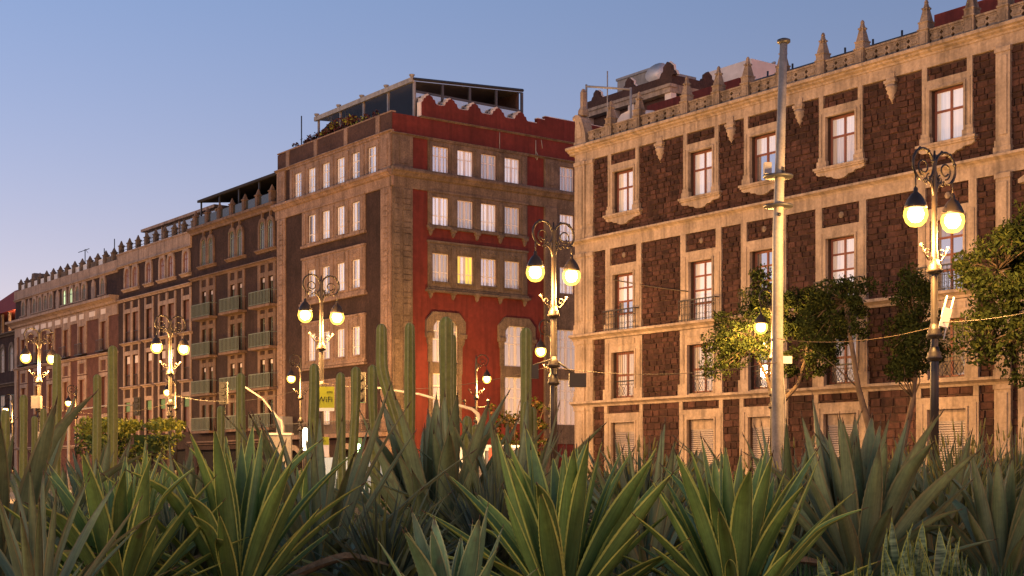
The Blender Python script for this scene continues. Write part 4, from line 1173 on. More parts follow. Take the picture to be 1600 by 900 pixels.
def spiral(cx, cz, r0, r1, a0, a1, n=18):
    return [(cx + (r0 + (r1 - r0) * k / n) * math.cos(a0 + (a1 - a0) * k / n), 0, cz + (r0 + (r1 - r0) * k / n) * math.sin(a0 + (a1 - a0) * k / n)) for k in range(n + 1)]
def arm_mesh(s):
    """one scrolled arm to the side s: a ring that starts at the post, curls over and carries the lantern"""
    b = MB()
    cx, cz, r = s * .40, 8.58, .37
    ring = [(cx - s * r * math.cos(a), 0, cz + r * math.sin(a)) for a in [R(-50) + R(300) * k / 26 for k in range(27)]]
    b.tube([(s * .03, 0, 7.9), (s * .1, 0, 8.15)] + ring, .034, 6)
    inner = [(cx + s * (.12 + (.2 - .12) * (1 - k / 16)) * math.cos(a) , 0, cz - .06 + (.2 - .1 * k / 16) * math.sin(a)) for k, a in enumerate([R(-90) + R(420) * k / 16 for k in range(17)])]
    b.tube(inner, .022, 5)
    b.tube(spiral(s * .2, 8.3, .1, .03, R(90), R(480), 12), .018, 5)
    b.tube(spiral(s * .3, 8.22, .07, .02, R(270), R(-90), 10), .016, 5)
    b.tube([(s * .04, 0, 8.0), (s * .18, 0, 8.2), (s * .34, 0, 8.28), (s * .42, 0, 8.2)], .02, 5)
    for a in (R(20), R(60), R(110)):   # leaf buds on the ring
        b.lathe([(.01, -.05), (.045, -.02), (.045, .02), (.01, .06)], cx + s * -.0 + r * math.cos(a), 0, 6, z0=cz + r * math.sin(a))
    b.tube([(s * .68, 0, 8.38), (s * .68, 0, 7.95)], .018, 5)
    return b.mesh('scroll_arm', M['lamp_iron'])
ARM = {s: arm_mesh(s) for s in (-1, 1)}
b = MB(); b.lathe([(.02, .62), (.05, .58), (.05, .5), (.12, .44), (.2, .32), (.25, .2), (.26, .14), (.2, .12)], n=14); CAP = b.mesh('lantern_cap', M['lamp_iron'])
b = MB(); b.lathe([(.02, -.19), (.1, -.17), (.16, -.1), (.185, -.0), (.165, .08), (.1, .13)], n=14); BULB = b.mesh('bulb', M['bulb'])
b = MB(); b.lathe([(.02, -.3), (.14, -.27), (.23, -.18), (.28, -.04), (.265, .08), (.22, .16)], n=16); GLB = b.mesh('glass_globe', M['globe'])
b = MB(); b.lathe([(.36, 0), (.36, .3), (.3, .36), (.26, .9), (.2, 1.05), (.22, 1.12), (.15, 1.2), (.12, 1.6)], n=12); BASE = b.mesh('base', M['lamp_iron'])
b = MB(); b.lathe([(.105, 1.5), (.1, 4.2), (.09, 4.22), (.085, 6.6), (.07, 6.65), (.065, 8.3), (.04, 8.6), (.05, 8.66), (.02, 8.95)], n=10)
POST = b.mesh('post', M['lamp_iron'])
b = MB(); b.lathe([(.1, 0), (.17, .05), (.19, .1), (.15, .14), (.16, .2), (.12, .24), (.1, .34)], n=12); COLLAR = b.mesh('collar', M['lamp_iron'])
def bracket(s):
    b = MB(); b.tube([(s * .08, 0, 6.5), (s * .22, 0, 6.42), (s * .38, 0, 6.58), (s * .5, 0, 6.78)], .02, 5)
    b.tube(spiral(s * .26, 6.6, .13, .03, R(-60), R(330) if s > 0 else R(-400), 12), .016, 5); b.tube(spiral(s * .48, 6.72, .07, .02, R(0), R(330), 9), .014, 5)
    return b.mesh('scroll_bracket', M['lamp_iron'])
BRK = {s: bracket(s) for s in (-1, 1)}
def lamp(px, q, arms, label, group, rz, energy, light=True, loc=None):
    p = ray(bear(px), q) if loc is None else Vector(loc)
    r = empty('street_lamp', p, rz, label, 'street lamp', group)
    link('base', BASE, r); link('post', POST, r)
    for z in (4.1, 4.62, 6.1): link('collar', COLLAR, r, (0, 0, z))
    for s in (-1, 1): link('scroll_bracket', BRK[s], r)
    for s in arms:
        link('scroll_arm', ARM[s], r)
        lt = link('lantern_cap', CAP, r, (s * .68, 0, 7.42))
        link('bulb', BULB, lt, (0, 0, 0)); link('glass_globe', GLB, lt, (0, 0, 0))
        ld = bpy.data.lights.new('lantern_light', 'POINT'); ld.energy = energy; ld.color = (1.0, 0.5, 0.14); ld.shadow_soft_size = .34
        lo = bpy.data.objects.new('lantern_light', ld); COL.objects.link(lo); lo.parent = lt; lo.location = (0, 0, -.38)
    return r
RN = math.atan2(SN, CS)     # arms reach across the street
LE = 1850
G2 = 'double street lamps along the square'
lamp(1460, 27.3, (-1, 1), 'double-armed scroll street lamp before the palace, beside the trees', G2, RN, LE)
lamp(865, 26.1, (-1, 1), 'double-armed scroll street lamp before the red wall, hung with cables', G2, RN, LE)
lamp(502, 26.2, (-1, 1), 'double-armed scroll street lamp with a yellow sign before the hotel', G2, RN, LE)
lamp(266, 27.3, (-1, 1), 'double-armed scroll street lamp above the hedge before the pale banded house', G2, RN, LE * 1.7)
lamp(61, 24.3, (-1, 1), 'double-armed scroll street lamp before the long arcaded house', G2, RN, LE * 1.7)
G1 = 'single street lamps on the far pavement'
lamp(1207, 43.2, (-1,), 'single-armed street lamp glowing inside the tree before the palace', G1, RN, LE * 1.3)
lamp(862, 43.2, (-1,), 'single-armed street lamp before the side street', G1, RN, LE * 1.2)
lamp(470, 43.2, (-1,), 'single-armed street lamp before the hotel pilaster', G1, RN, LE * 1.2)
lamp(275, 43.2, (-1,), 'single-armed street lamp before the pale banded house', G1, RN, LE * 1.2)
lamp(119, 43.2, (-1,), 'single-armed street lamp before the long arcaded house', G1, RN, LE * 1.2)
lamp(20, 43.2, (-1,), 'single-armed street lamp before the far tower', G1, RN, LE * 1.2)
sl = lamp(744, 0, (1,), 'single-armed street lamp against the red wall with two low flower hooks', G1, R(0), LE * 1.8, loc=(bear(744) * 90.5, 90.5, 0))
b = MB(); b.tube([(-.75, 0, 5.95), (-.7, 0, 5.7), (-.5, 0, 5.6), (.5, 0, 5.6), (.7, 0, 5.7), (.75, 0, 5.95)], .05, 6); b.lathe([(.03, 0), (.12, .05), (.12, .16), (.06, .2)], -.75, 0, 8, z0=5.9); b.lathe([(.03, 0), (.12, .05), (.12, .16), (.06, .2)], .75, 0, 8, z0=5.9); b.build('hook_bar', M['lamp_iron'], sl)

# loggia lantern of the far house
lg = empty('loggia_lantern', street(-168.6, 54.0) + Vector((0, 0, 19.2)), ROT, 'small lit lantern in the loggia under the red roof', 'lantern')
b = MB(); b.lathe([(.05, -.3), (.28, -.2), (.32, .1), (.1, .3)], n=10); b.build('globe', M['bulb'], lg)
b = MB(); b.tube([(0, 0, .3), (0, 0, 1.25)], .03, 5); b.build('rod', M['lamp_iron'], lg)
ld = bpy.data.lights.new('loggia_light', 'POINT'); ld.energy = 600; ld.color = (1, .5, .2); ld.shadow_soft_size = .3
lo = bpy.data.objects.new('loggia_light', ld); COL.objects.link(lo); lo.parent = lg; lo.location = (0, -.5, 0)

# boxes on lamp posts: cable boxes, wifi antenna
def gadget(name, label, cat, px, q, z, dx=0, dy=-.2):
    p = ray(bear(px), q); return empty(name, p + Vector((dx, dy, z)), 0, label, cat)
g = gadget('wifi_antenna', 'white antenna box with two rods clipped to the lamp post by the palace', 'antenna', 1460, 27.3, 5.1, .22, -.1)
b = MB(); b.box(-.1, .1, -.05, .05, -.22, .22); b.build('housing', M['white_paint'], g, rot=(0, R(14), 0))
b = MB(); 
for x in (-.08, .08): b.tube([(x, 0, -.5), (x, 0, .5)], .018, 5)
b.build('rod', M['white_paint'], g, rot=(0, R(14), 0))
b = MB(); b.box(-.2, 0, -.02, .1, -.02, .02); b.build('clamp', M['lamp_iron'], g)
g = gadget('loudspeaker_pair', 'pair of dark loudspeakers strapped to the lamp post before the red wall', 'loudspeaker', 865, 26.1, 4.8)
b = MB(); b.box(-.95, -.45, -.2, .1, -.5, -.1); b.build('speaker', M['iron'], g); b = MB(); b.box(.45, .95, -.2, .1, -.75, -.35); b.build('speaker', M['iron'], g); b = MB(); b.tube([(-.6, 0, -.1), (0, .2, .1), (.6, 0, -.36)], .03, 5); b.build('strap', M['iron'], g)
g = gadget('cable_box', 'pale cable box and rods on the lamp post before the long house', 'cable box', 61, 24.3, 5.2)
b = MB(); b.box(-.28, .2, -.2, .1, -.4, .25); b.build('housing', M['concrete'], g); b = MB(); b.box(-.2, .3, -.2, .1, -2.4, -1.6); b.build('lower_housing', M['concrete'], g)
# yellow wifi sign
g = gadget('wifi_sign', 'square yellow-green WiFi sign on the lamp post before the hotel', 'sign', 502, 26.2, 4.3, .1, -.22)
M['sign_y'] = material('yellow_green_sign', (0.3, 0.33, 0.02), 0.5, 0.06, 2.0); M['black'] = material('black_print', (0.01, 0.01, 0.01), 0.6, 0.1)
b = MB(); b.box(-.26, .42, -.02, .02, -.48, .44); b.build('board', M['sign_y'], g)
def text(s, size, parent, loc, mat, rot=(R(90), 0, 0), name='lettering'):
    c = bpy.data.curves.new('txt', 'FONT'); c.body = s; c.size = size; c.extrude = .004; c.align_x = 'CENTER'; c.align_y = 'CENTER'
    o = bpy.data.objects.new('txt', c); COL.objects.link(o)
    dg = bpy.context.evaluated_depsgraph_get(); me = bpy.data.meshes.new_from_object(o.evaluated_get(dg))
    bpy.data.objects.remove(o); me.materials.clear(); me.materials.append(mat)
    return link(name, me, parent, loc, rot)
text('WiFi', .3, g, (.07, -.026, -.05), M['black']); text('gratis', .1, g, (.25, -.026, .25), M['black'])
b = MB(); b.box(-.26, .42, -.024, -.02, -.48, -.36); b.build('strip', M['white_paint'], g); b = MB(); b.box(-.2, -.1, .02, .2, -.1, .1); b.build('bracket', M['lamp_iron'], g)
g = gadget('lower_wifi_sign', 'pale lower notice with yellow head on the lamp post before the hotel', 'sign', 502, 26.2, 2.55, 0, -.22)
b = MB(); b.box(-.2, .32, -.02, .02, -.45, .3); b.build('board', M['white_paint'], g); b = MB(); b.box(-.2, .32, -.025, -.02, .0, .3); b.build('head', M['sign_y'], g); text('WiFi', .14, g, (.06, -.029, .15), M['black'])
b = MB(); b.box(-.1, .1, .02, .2, -.1, .1); b.build('bracket', M['lamp_iron'], g)

# ================================================================== tall painted mast
p = Vector((bear(1214) * 36, 36, 0))
m = empty('painted_steel_mast', p, 0, 'tall greyish painted steel mast with two round plates before the palace', 'mast')
b = MB(); b.tube([(0, 0, 0), (.02, 0, 7.6), (.17, 0, 12.45)], [.15, .135, .095], 14); b.build('shaft', M['pole_paint'], m)
b = MB(); b.lathe([(.13, 0), (.17, .03), (.17, .09), (.1, .12)], .17, 0, 14, z0=12.4); b.build('cap', M['dark_metal'], m)
for z in (8.25, 9.0):
    b = MB(); b.lathe([(.36, 0), (.38, .02), (.38, .06), (.16, .075)], .03, 0, 18, z0=z); b.build('round_plate', M['dark_metal'], m)
b = MB(); b.box(-.33, -.15, -.1, .1, 9.1, 9.38); b.build('camera', M['grey_metal'], m)
b = MB(); b.box(.1, .16, -.14, -.1, 9.1, 9.25); b.tube([(.03, -.155, 8.05), (.03, -.17, 8.05)], .05, 8); b.build('socket', M['iron'], m)
b = MB(); b.tube([(.15, 0, 3.95), (.2, 0, 3.4), (.17, 0, .3)], .022, 5); b.tube([(-.18, 0, 4.9), (.2, 0, 4.9)], .03, 5); b.build('cable', M['concrete'], m)
# small notice panel in the tree
pn = empty('floodlight_box', Vector((bear(1229) * 38, 38, 4.55)), R(10), 'small pale floodlight box on a rod beside the steel mast', 'floodlight')
b = MB(); b.box(-.14, .14, -.04, .04, -.1, .1); b.build('housing', M['white_paint'], pn, rot=(0, 0, 0)); b = MB(); b.tube([(-.1, .03, -.1), (-.12, .03, -4.55)], .03, 6); b.build('rod', M['pole_paint'], pn)

# ================================================================== traffic masts with arms
def signal(parent, x, y, z, lit=None, pale=False):
    b = MB(); b.box(x - .22, x + .22, y - .2, y + .1, z - .62, z + .62); h = b.build('signal_head', M['iron'], parent)
    for k, zz in enumerate((.4, 0, -.4)):
        c = MB(); c.lathe([(.13, 0), (.15, .02), (.15, .16), (.13, .16)], n=10); c.build('visor', M['iron'], h, (x, y - .2, z + zz), (R(90), 0, 0))
def mast(px, q, label, reach, z1, z2, sig=True, post_z=None):
    p = ray(bear(px), q)
    t = empty('traffic_mast', p, 0, label, 'traffic mast', 'traffic masts with long arms')
    h = post_z
    b = MB(); s = 1 if reach > 0 else -1
    pth = [(0, 0, 0), (0, 0, h - .5), (s * .06, 0, h - .2), (s * .3, 0, h), (reach * .5, .2, (h + z2) / 2 + .12), (reach, .4, z2)]
    b.tube(pth, [.1, .08, .075, .065, .05, .04], 8); b.build('arm', M['mast_paint'], t)
    if sig: signal(t, reach, .3, z2 - .1)
    b = MB(); b.lathe([(.25, 0), (.25, .1), (.14, .25)], n=10); b.build('base', M['white_paint'], t)
    return t
mast(107, 33.0, 'white traffic mast with long arm beside the hedge, reaching right', 4.8 * .95, 0, 6.0, True, 5.6)
t = mast(442, 33.4, 'white traffic mast with arm reaching left before the dark gothic house', -2.1, 0, 5.9, False, 4.3)
mast(749, 33.6, 'white traffic mast with long arm before the red wall', -4.9, 0, 5.1, True, 4.1)
# dark signal on its own post, and a control cabinet
p = ray(bear(350), 34.5); t = empty('traffic_signal', p, 0, 'dark traffic signal on a thin post before the dark gothic house', 'traffic signal')
b = MB(); b.tube([(0, 0, 0), (0, 0, 6.4)], .07, 8); b.build('post', M['iron'], t); signal(t, 0, -.05, 5.9)
p = ray(bear(442), 33.2); t = empty('control_cabinet', p, 0, 'pale control cabinet at the foot of the short-armed mast', 'cabinet')
b = MB(); b.box(-.5, .5, -.75, -.2, 0, 3.35); b.build('body', M['concrete'], t); b = MB(); b.box(-.56, .56, -.8, -.15, 3.35, 3.45); b.build('top', M['plaster'], t)
b = MB(); b.box(-.42, .42, -.765, -.75, .3, 3.1); b.build('door', M['concrete'], t)
# green pedestrian signal
p = ray(bear(559), 33.4); t = empty('green_signal', p, 0, 'green lit traffic signal low among the cactus stems', 'traffic signal')
b = MB(); b.box(-.2, .2, -.15, .12, 1.9, 3.1); b.build('signal_head', M['iron'], t); b = MB(); b.tube([(0, 0, 0), (0, 0, 1.95)], .06, 8); b.build('post', M['iron'], t)
b = MB(); b.lathe([(.02, .0), (.17, -.02), (.22, -.1)], n=14); b.build('green_lens', emitter('green_lens', (.5, 1.0, .35), 8.0), t, (0, -.26, 2.62), (R(-90), 0, 0))
ld = bpy.data.lights.new('signal_light', 'POINT'); ld.energy = 60; ld.color = (.4, 1, .2); ld.shadow_soft_size = .15
lo = bpy.data.objects.new('signal_light', ld); COL.objects.link(lo); lo.parent = t; lo.location = (0, -.6, 2.62)
# lit advertising column
p = ray(bear(477), 41.0); t = empty('lit_column', p, 0, 'slim lit column on the pavement before the hotel arcade', 'column light')
b = MB(); b.lathe([(.14, 0), (.14, 2.7), (.1, 2.8)], n=10); b.build('post', M['lamp_iron'], t); b = MB(); b.lathe([(.13, 2.8), (.16, 3.0), (.16, 4.0), (.1, 4.15)], n=10); b.build('tube_lamp', emitter('warm_tube', (1, .85, .55), 3.0), t)
# air conditioner on the hotel wall
p = street(-95.2, 49.45) + Vector((0, 0, 4.7)); t = empty('wall_unit', p, ROT, 'pale grey wall unit beside the hotel pilaster', 'air conditioner')
b = MB(); b.box(-.5, .5, -.3, .54, -.6, .9); b.build('housing', M['concrete'], t); b = MB(); b.box(-.4, .4, -.33, -.3, -.4, .7); b.build('grille', M['grey_metal'], t)

# ================================================================== cables
def cable(a, b_, sag, label, r=.009, n=14):
    a, b_ = Vector(a), Vector(b_)
    pts = [a.lerp(b_, k / n) - Vector((0, 0, sag * 4 * (k / n) * (1 - k / n))) for k in range(n + 1)]
    mb = MB(); mb.tube(pts, r, 5); return tag(mb.build('cable', M.setdefault('cable', material('tan_cable', (0.09, 0.065, 0.04), 0.6, 0.2))), label, 'cable')
def pz(px, q, z): v = ray(bear(px), q); v.z = z; return v
cable(pz(865, 26.1, 4.65), pz(1214, 26.6, 4.3), .25, 'thin cable from the lamp by the red wall to the steel mast')
cable(pz(1460, 27.3, 5.0), pz(1760, 28, 5.5), .2, 'thin cable running right from the lamp post by the palace')
cable(pz(1214, 26.6, 4.9), pz(1460, 27.3, 4.9), .2, 'thin cable between the steel mast and the lamp by the palace')
cable(pz(865, 26.1, 4.7), pz(502, 26.2, 4.9), .45, 'thin cable from the lamp by the red wall to the sign lamp')
cable(pz(502, 26.2, 4.9), pz(266, 27.3, 5.2), .5, 'slack cable from the sign lamp to the lamp above the hedge')
cable(pz(266, 27.3, 5.2), pz(350, 34.5, 6.0), .12, 'short cable from the hedge lamp to the dark signal')
cable(pz(266, 27.3, 4.8), pz(61, 24.3, 5.0), .5, 'slack cable between the hedge lamp and the leftmost double lamp')
cable(pz(905, 50, 12.6), pz(1075, 49.8, 10.6), .1, 'dark thin cable sloping across the palace balcony floor', .03)

# ================================================================== white van and car on the road
def vehicle(px, q, label, cat, body, L, Hh, Wd, mark=None, name='white_van'):
    p = ray(bear(px), q); t = empty(name, p, ROT, label, cat)
    b = MB(); prof = [(-L / 2, .35), (L / 2 - .9, .35), (L / 2, .4), (L / 2, 1.0), (L / 2 - .45, 1.2), (L / 2 - 1.2, Hh - .12), (L / 2 - 1.6, Hh), (-L / 2 + .12, Hh), (-L / 2, Hh - .15)]
    b.prism_xz(prof, -Wd / 2, Wd / 2); b.build('body', body, t)
    b = MB(); b.prism_xz([(L / 2 - 1.9, 1.25), (L / 2 - .75, 1.25), (L / 2 - 1.35, Hh - .25), (L / 2 - 1.9, Hh - .25)], -Wd / 2 - .01, -Wd / 2); b.build('side_window', M['pane_c'], t)
    for sx in (-L * .3, L * .3):
        for sy in (-1, 1):
            w = MB(); w.lathe([(.2, -.1), (.34, -.1), (.34, .1), (.2, .1)], n=14); wo = w.build('wheel', M['iron'], t, (sx, sy * (Wd / 2 - .08), .34), (R(90), 0, 0))
            h = MB(); h.lathe([(.02, -.115), (.2, -.11), (.2, .11), (.02, .115)], n=10); link('rim', h.mesh('rim', M['grey_metal']), wo)
    if mark: mark(t)
    return t
VW = material('white_vehicle_paint', (0.75, 0.73, 0.72), 0.35, 0.05, 2.0, spec=0.5)
def red_mark(t):
    b = MB(); b.box(1.0, 2.3, -1.02, -1.005, 2.0, 2.6); b.build('red_panel', material('red_vehicle_print', (0.6, 0.05, 0.03), 0.4, 0.1), t)
vehicle(772, 37.5, 'white van with red lettering panel parked before the red wall', 'van', VW, 5.2, 2.72, 2.0, red_mark)
o = vehicle(558, 39.5, 'small pale blue minibus behind the cactus stems', 'minibus', material('pale_blue_paint', (0.3, 0.42, 0.6), 0.35, 0.1, spec=0.5), 5.0, 2.3, 1.9, None, 'pale_minibus')

# ================================================================== trees
LEAFQ = random.Random(5)
def leaf_cloud(b, centres, per, size, rnd, mi=0):
    for c, rad in centres:
        for _ in range(per):
            while True:
                d = Vector((rnd.uniform(-1, 1), rnd.uniform(-1, 1), rnd.uniform(-1, 1)))
                if d.length < 1: break
            p = Vector(c) + Vector((d.x * rad, d.y * rad, d.z * rad * .8))
            s = size * rnd.uniform(.6, 1.3)
            n = Vector((rnd.uniform(-1, 1), rnd.uniform(-1, 1), rnd.uniform(-.3, 1))).normalized()
            t = n.orthogonal().normalized(); t = Matrix.Rotation(rnd.uniform(0, 6.28), 3, n) @ t; w = n.cross(t)
            k = rnd.random()
            b.add([p - t * s, p + w * s * .42, p + t * s, p - w * s * .42], [(0, 1, 2, 3)], 0 if k < .75 else 1)
M['leaf'] = material('dark_green_leaf', (0.026, 0.036, 0.012), 0.95, 0.4, 2.0, spec=0.0, island=.35); M['leaf2'] = material('olive_leaf', (0.045, 0.052, 0.014), 0.95, 0.3, 2.0, spec=0.0, island=.3)
M['bark'] = material('grey_brown_bark', (0.12, 0.085, 0.06), 0.95, 0.4, 4.0, bump=.5)
def tree(name, label, base, limbs, lobes, seed, per=90, size=.13, ncl=70, rad=.5, cat='tree', mats=None):
    rnd = random.Random(seed)
    t = empty(name, base, 0, label, cat)
    b = MB()
    for pts, r0, r1 in limbs:
        k = len(pts); b.tube(pts, [r0 + (r1 - r0) * i / (k - 1) for i in range(k)], 8)
    cents = []
    tot = sum(l[3] * l[4] * l[5] for l in lobes)
    for (x, y, z, rx, ry, rz) in lobes:
        for _ in range(max(4, round(ncl * rx * ry * rz / tot))):
            while True:
                d = Vector((rnd.uniform(-1, 1), rnd.uniform(-1, 1), rnd.uniform(-1, 1)))
                if .25 < d.length < 1: break
            c = Vector((x + d.x * rx, y + d.y * ry, z + d.z * rz)); cents.append((c, rad * rnd.uniform(.5, 1.15)))
    ends = [Vector(l[0][-1]) for l in limbs] + [Vector(l[0][len(l[0]) // 2]) for l in limbs]
    for c, r in cents:
        e = min(ends, key=lambda q: (q - c).length); m_ = e.lerp(c, .5) + Vector((rnd.uniform(-.2, .2), rnd.uniform(-.2, .2), rnd.uniform(-.1, .2)))
        b.tube([e, m_, c], [.03, .02, .008], 4)
    b.build('trunk', M['bark'], t)
    cb = MB(); leaf_cloud(cb, cents, per, size, rnd); cb.build('crown', mats or [M['leaf'], M['leaf2']], t)
    return t
p = Vector((bear(1217) * 60, 60, 0))
tree('small_leaved_tree', 'slim street tree with a lamp glowing in its crown before the palace', p,
     [([(0, 0, 0), (-.05, 0, 2.5), (-.1, 0, 4.2)], .17, .13), ([(-.1, 0, 4.2), (-.5, .2, 5.6), (-1.2, 0, 6.9)], .1, .05), ([(-.1, 0, 4.2), (.8, 0, 5.2), (1.15, 0, 6.4), (1.4, .2, 7.8)], .11, .05), ([(-.3, 0, 4.9), (-.2, .5, 6.5), (.1, .4, 8)], .07, .04)],
     [(-1.6, 0, 7.3, 1.5, 1.3, 1.3), (.3, 0, 8.3, 1.8, 1.4, 1.2), (2.2, 0, 7.7, 1.5, 1.2, 1.4), (-.9, -.2, 9.3, .6, .7, .8), (1.2, -.3, 6.3, 1.4, .8, .8), (-2.4, 0, 6.3, 1.0, .7, .7)], 3, 120, .08, 210, .5)
p = Vector((bear(1386) * 52, 52, 0))
tree('forked_tree', 'forked street tree with dark crown and leaning trunk before the palace', p,
     [([(0, 0, 0), (0, 0, 1.4)], .2, .19), ([(0, 0, 1.4), (-.6, 0, 3.0), (-1.05, 0, 4.6), (-1.55, 0, 7.8)], .17, .07), ([(0, 0, 1.4), (.6, 0, 2.6), (.95, 0, 4.2), (1.2, .1, 6.8)], .16, .06)],
     [(1.1, 0, 6.4, 1.1, 1.1, 1.2), (.9, .2, 8.0, .8, .9, .9), (-1.5, .3, 8.1, 1.0, 1.0, .7), (-2.1, .2, 6.9, .9, .9, 1.1), (.6, 0, 5.4, .9, .7, .5)], 8, 120, .08, 130, .46)
p = Vector((bear(1655) * 37, 37, 0))
tree('broad_tree', 'broad drooping street tree beside the palace portal', p,
     [([(0, 0, 0), (.05, 0, 3.0), (-.1, 0, 5.0)], .24, .18), ([(-.1, 0, 5.0), (-.9, 0, 6.2), (-1.6, 0, 6.8)], .12, .05), ([(-.1, 0, 5), (.5, .2, 6.8), (.8, 0, 8)], .13, .05), ([(-.05, 0, 4.4), (-1.1, .1, 5.0), (-1.9, 0, 4.9)], .08, .03)],
     [(-1.2, 0, 6.6, 1.5, 1.4, 1.4), (.6, 0, 7.4, 1.6, 1.5, 1.4), (-1.5, -.2, 5.2, 1.2, 1.1, .8), (-.4, 0, 8.0, 1.0, 1.0, .7), (.8, 0, 5.8, 1.4, 1.2, 1.0), (-.9, 0, 4.4, .5, .6, .6)], 21, 130, .07, 240, .46)
p = Vector((bear(812) * 74, 74, 0))
tree('sparse_shrub_tree', 'sparse bare-twigged shrub tree before the red wall', p,
     [([(0, 0, 0), (0, 0, 1.6), (-.3, 0, 3)], .1, .05), ([(0, 0, 1.2), (.7, 0, 2.6), (1.0, 0, 4)], .07, .03), ([(0, 0, 1.2), (-.9, 0, 2.4), (-1.3, 0, 3.6)], .07, .03), ([(-.3, 0, 3), (-.2, 0, 4.2), (0, 0, 5.2)], .05, .02), ([(1, 0, 4), (1.3, 0, 5)], .03, .015), ([(-1.3, 0, 3.6), (-1.6, 0, 4.8)], .03, .015)],
     [(0, 0, 3.3, 1.9, 1.2, 1.3), (.9, 0, 4.6, .8, .8, .8), (-1.1, 0, 4.2, .7, .7, .8)], 31, 26, .13, 60, .4, 'shrub', [M['leaf2'], material('dry_leaf', (0.16, 0.09, 0.03), .7, .3, island=.3)])
# trimmed hedge blocks
M['hedge1'] = material('yellow_green_and_lamplit_leaf', (0.32, 0.33, 0.035), 0.6, 0.35, 2.0, island=.4); M['hedge2'] = material('deep_green_leaf', (0.07, 0.11, 0.02), 0.6, 0.35, 2.0, island=.4)  # yellow-green carries lamplight on hedge tops; plain leaf colour on terrace shrubs
def hedge(px0, px1, Y, z0, z1, dep, label, seed):
    rnd = random.Random(seed); x0, x1 = bear(px0) * Y, bear(px1) * Y
    t = empty('trimmed_hedge', ((x0 + x1) / 2, Y + dep / 2, 0), 0, label, 'hedge', 'trimmed hedges')
    b = MB(); w = (x1 - x0) / 2
    for s in (-.5, 0, .5): b.tube([(w * s, 0, 0), (w * s + .1, 0, z0 + .3)], .09, 6)
    b.build('stem', M['bark'], t)
    cb = MB(); cents = []
    for _ in range(int(60 * w)):
        f = rnd.random(); x = rnd.uniform(-w, w); y = rnd.uniform(-dep / 2, dep / 2); z = rnd.uniform(z0, z1)
        if rnd.random() < .15: x = rnd.choice((-w, w))
        if f < .4: z = z1
        elif f < .85: y = -dep / 2
        cents.append(((x, y, z + rnd.uniform(-.05, .08)), .22))
    leaf_cloud(cb, cents, 45, .075, rnd); cb.m = [1 if (cb.v[f[0]][2] > z1 - .3 or k_ % 3 == 0) else 0 for k_, f in enumerate(cb.f)]; cb.build('foliage', [M['hedge2'], M['hedge1']], t)  # top leaves take the yellow-green that stands in for lamplight
    core = MB(); core.box(-w + .4, w - .4, -dep / 2 + .3, dep / 2 - .3, z0 + .25, z1 - .3); core.build('twig_core', M['hedge2'], t)
hedge(116, 178, 41, 2.0, 2.95, 1.6, 'trimmed green hedge with lamplight painted yellow on top, beside the white traffic mast', 41)
hedge(184, 268, 42, 1.9, 2.95, 1.6, 'trimmed green hedge with lamplight painted yellow on top, before the pale banded house', 42)
# shrubs on the hotel terrace
for k, (u, w, col) in enumerate(((-94.0, 1.8, 0), (-90.5, 1.2, 1), (-89.4, 1.4, 0), (-86.5, 2.0, 1))):
    t = empty('terrace_shrub', street(u, 50.9) + Vector((0, 0, 24.75)), ROT, ['dark reddish shrub overhanging the left end of the hotel parapet', 'small yellow-green shrub on the hotel parapet under the gutter', 'dark shrub between parapet piers on the hotel terrace', 'reddish shrub by the hotel terrace posts'][k], 'shrub', 'shrubs on the hotel terrace')
    rnd = random.Random(60 + k); cb = MB(); cents = [((rnd.uniform(-w, w), rnd.uniform(-.5, .3), rnd.uniform(.6, 1.7 - (k == 3) * .1)), .35) for _ in range(22)]
    leaf_cloud(cb, cents, 40, .12, rnd); cb.build('foliage', [M.setdefault('redleaf', material('dark_red_leaf', (0.09, 0.025, 0.02), .6, .4, island=.4)), M['hedge1'] if col else M['leaf']], t)
    sb = MB(); sb.tube([(0, 0, 0), (0, 0, .8)], .06, 5); sb.tube([(-.5, 0, 0), (-.6, 0, .8)], .05, 5); sb.build('stem', M['bark'], t)
    pb_ = MB(); pb_.box(-w, w, -.4, .2, 0, .5); pb_.build('planter', M['dark_wall'], t)

# ================================================================== planting bed with agaves and cactus
def bed_z(x, y):
    return 1.02 + .05 * math.sin(x * .9 + 1) * math.cos(y * .7) + .02 * math.sin(x * 3.1) * math.sin(y * 2.3)
M['soil'] = material('dark_soil', (0.035, 0.03, 0.02), 0.95, 0.4, 4.0, bump=.6)
b = MB(); nx, ny = 70, 60; x0, x1, y0, y1 = -17, 17, 2.6, 26.0
vs = []
for j in range(ny + 1):
    for i in range(nx + 1):
        x = x0 + (x1 - x0) * i / nx; y = y0 + (y1 - y0) * (j / ny); z = bed_z(x, y)
        if j in (0, ny) or i in (0, nx): z = -.05
        vs.append((x, y, z))
b.add(vs, [(j * (nx + 1) + i, j * (nx + 1) + i + 1, (j + 1) * (nx + 1) + i + 1, (j + 1) * (nx + 1) + i) for j in range(ny) for i in range(nx)], 0, True)
tag(b.build('planting_bed', M['soil']), kind='structure')

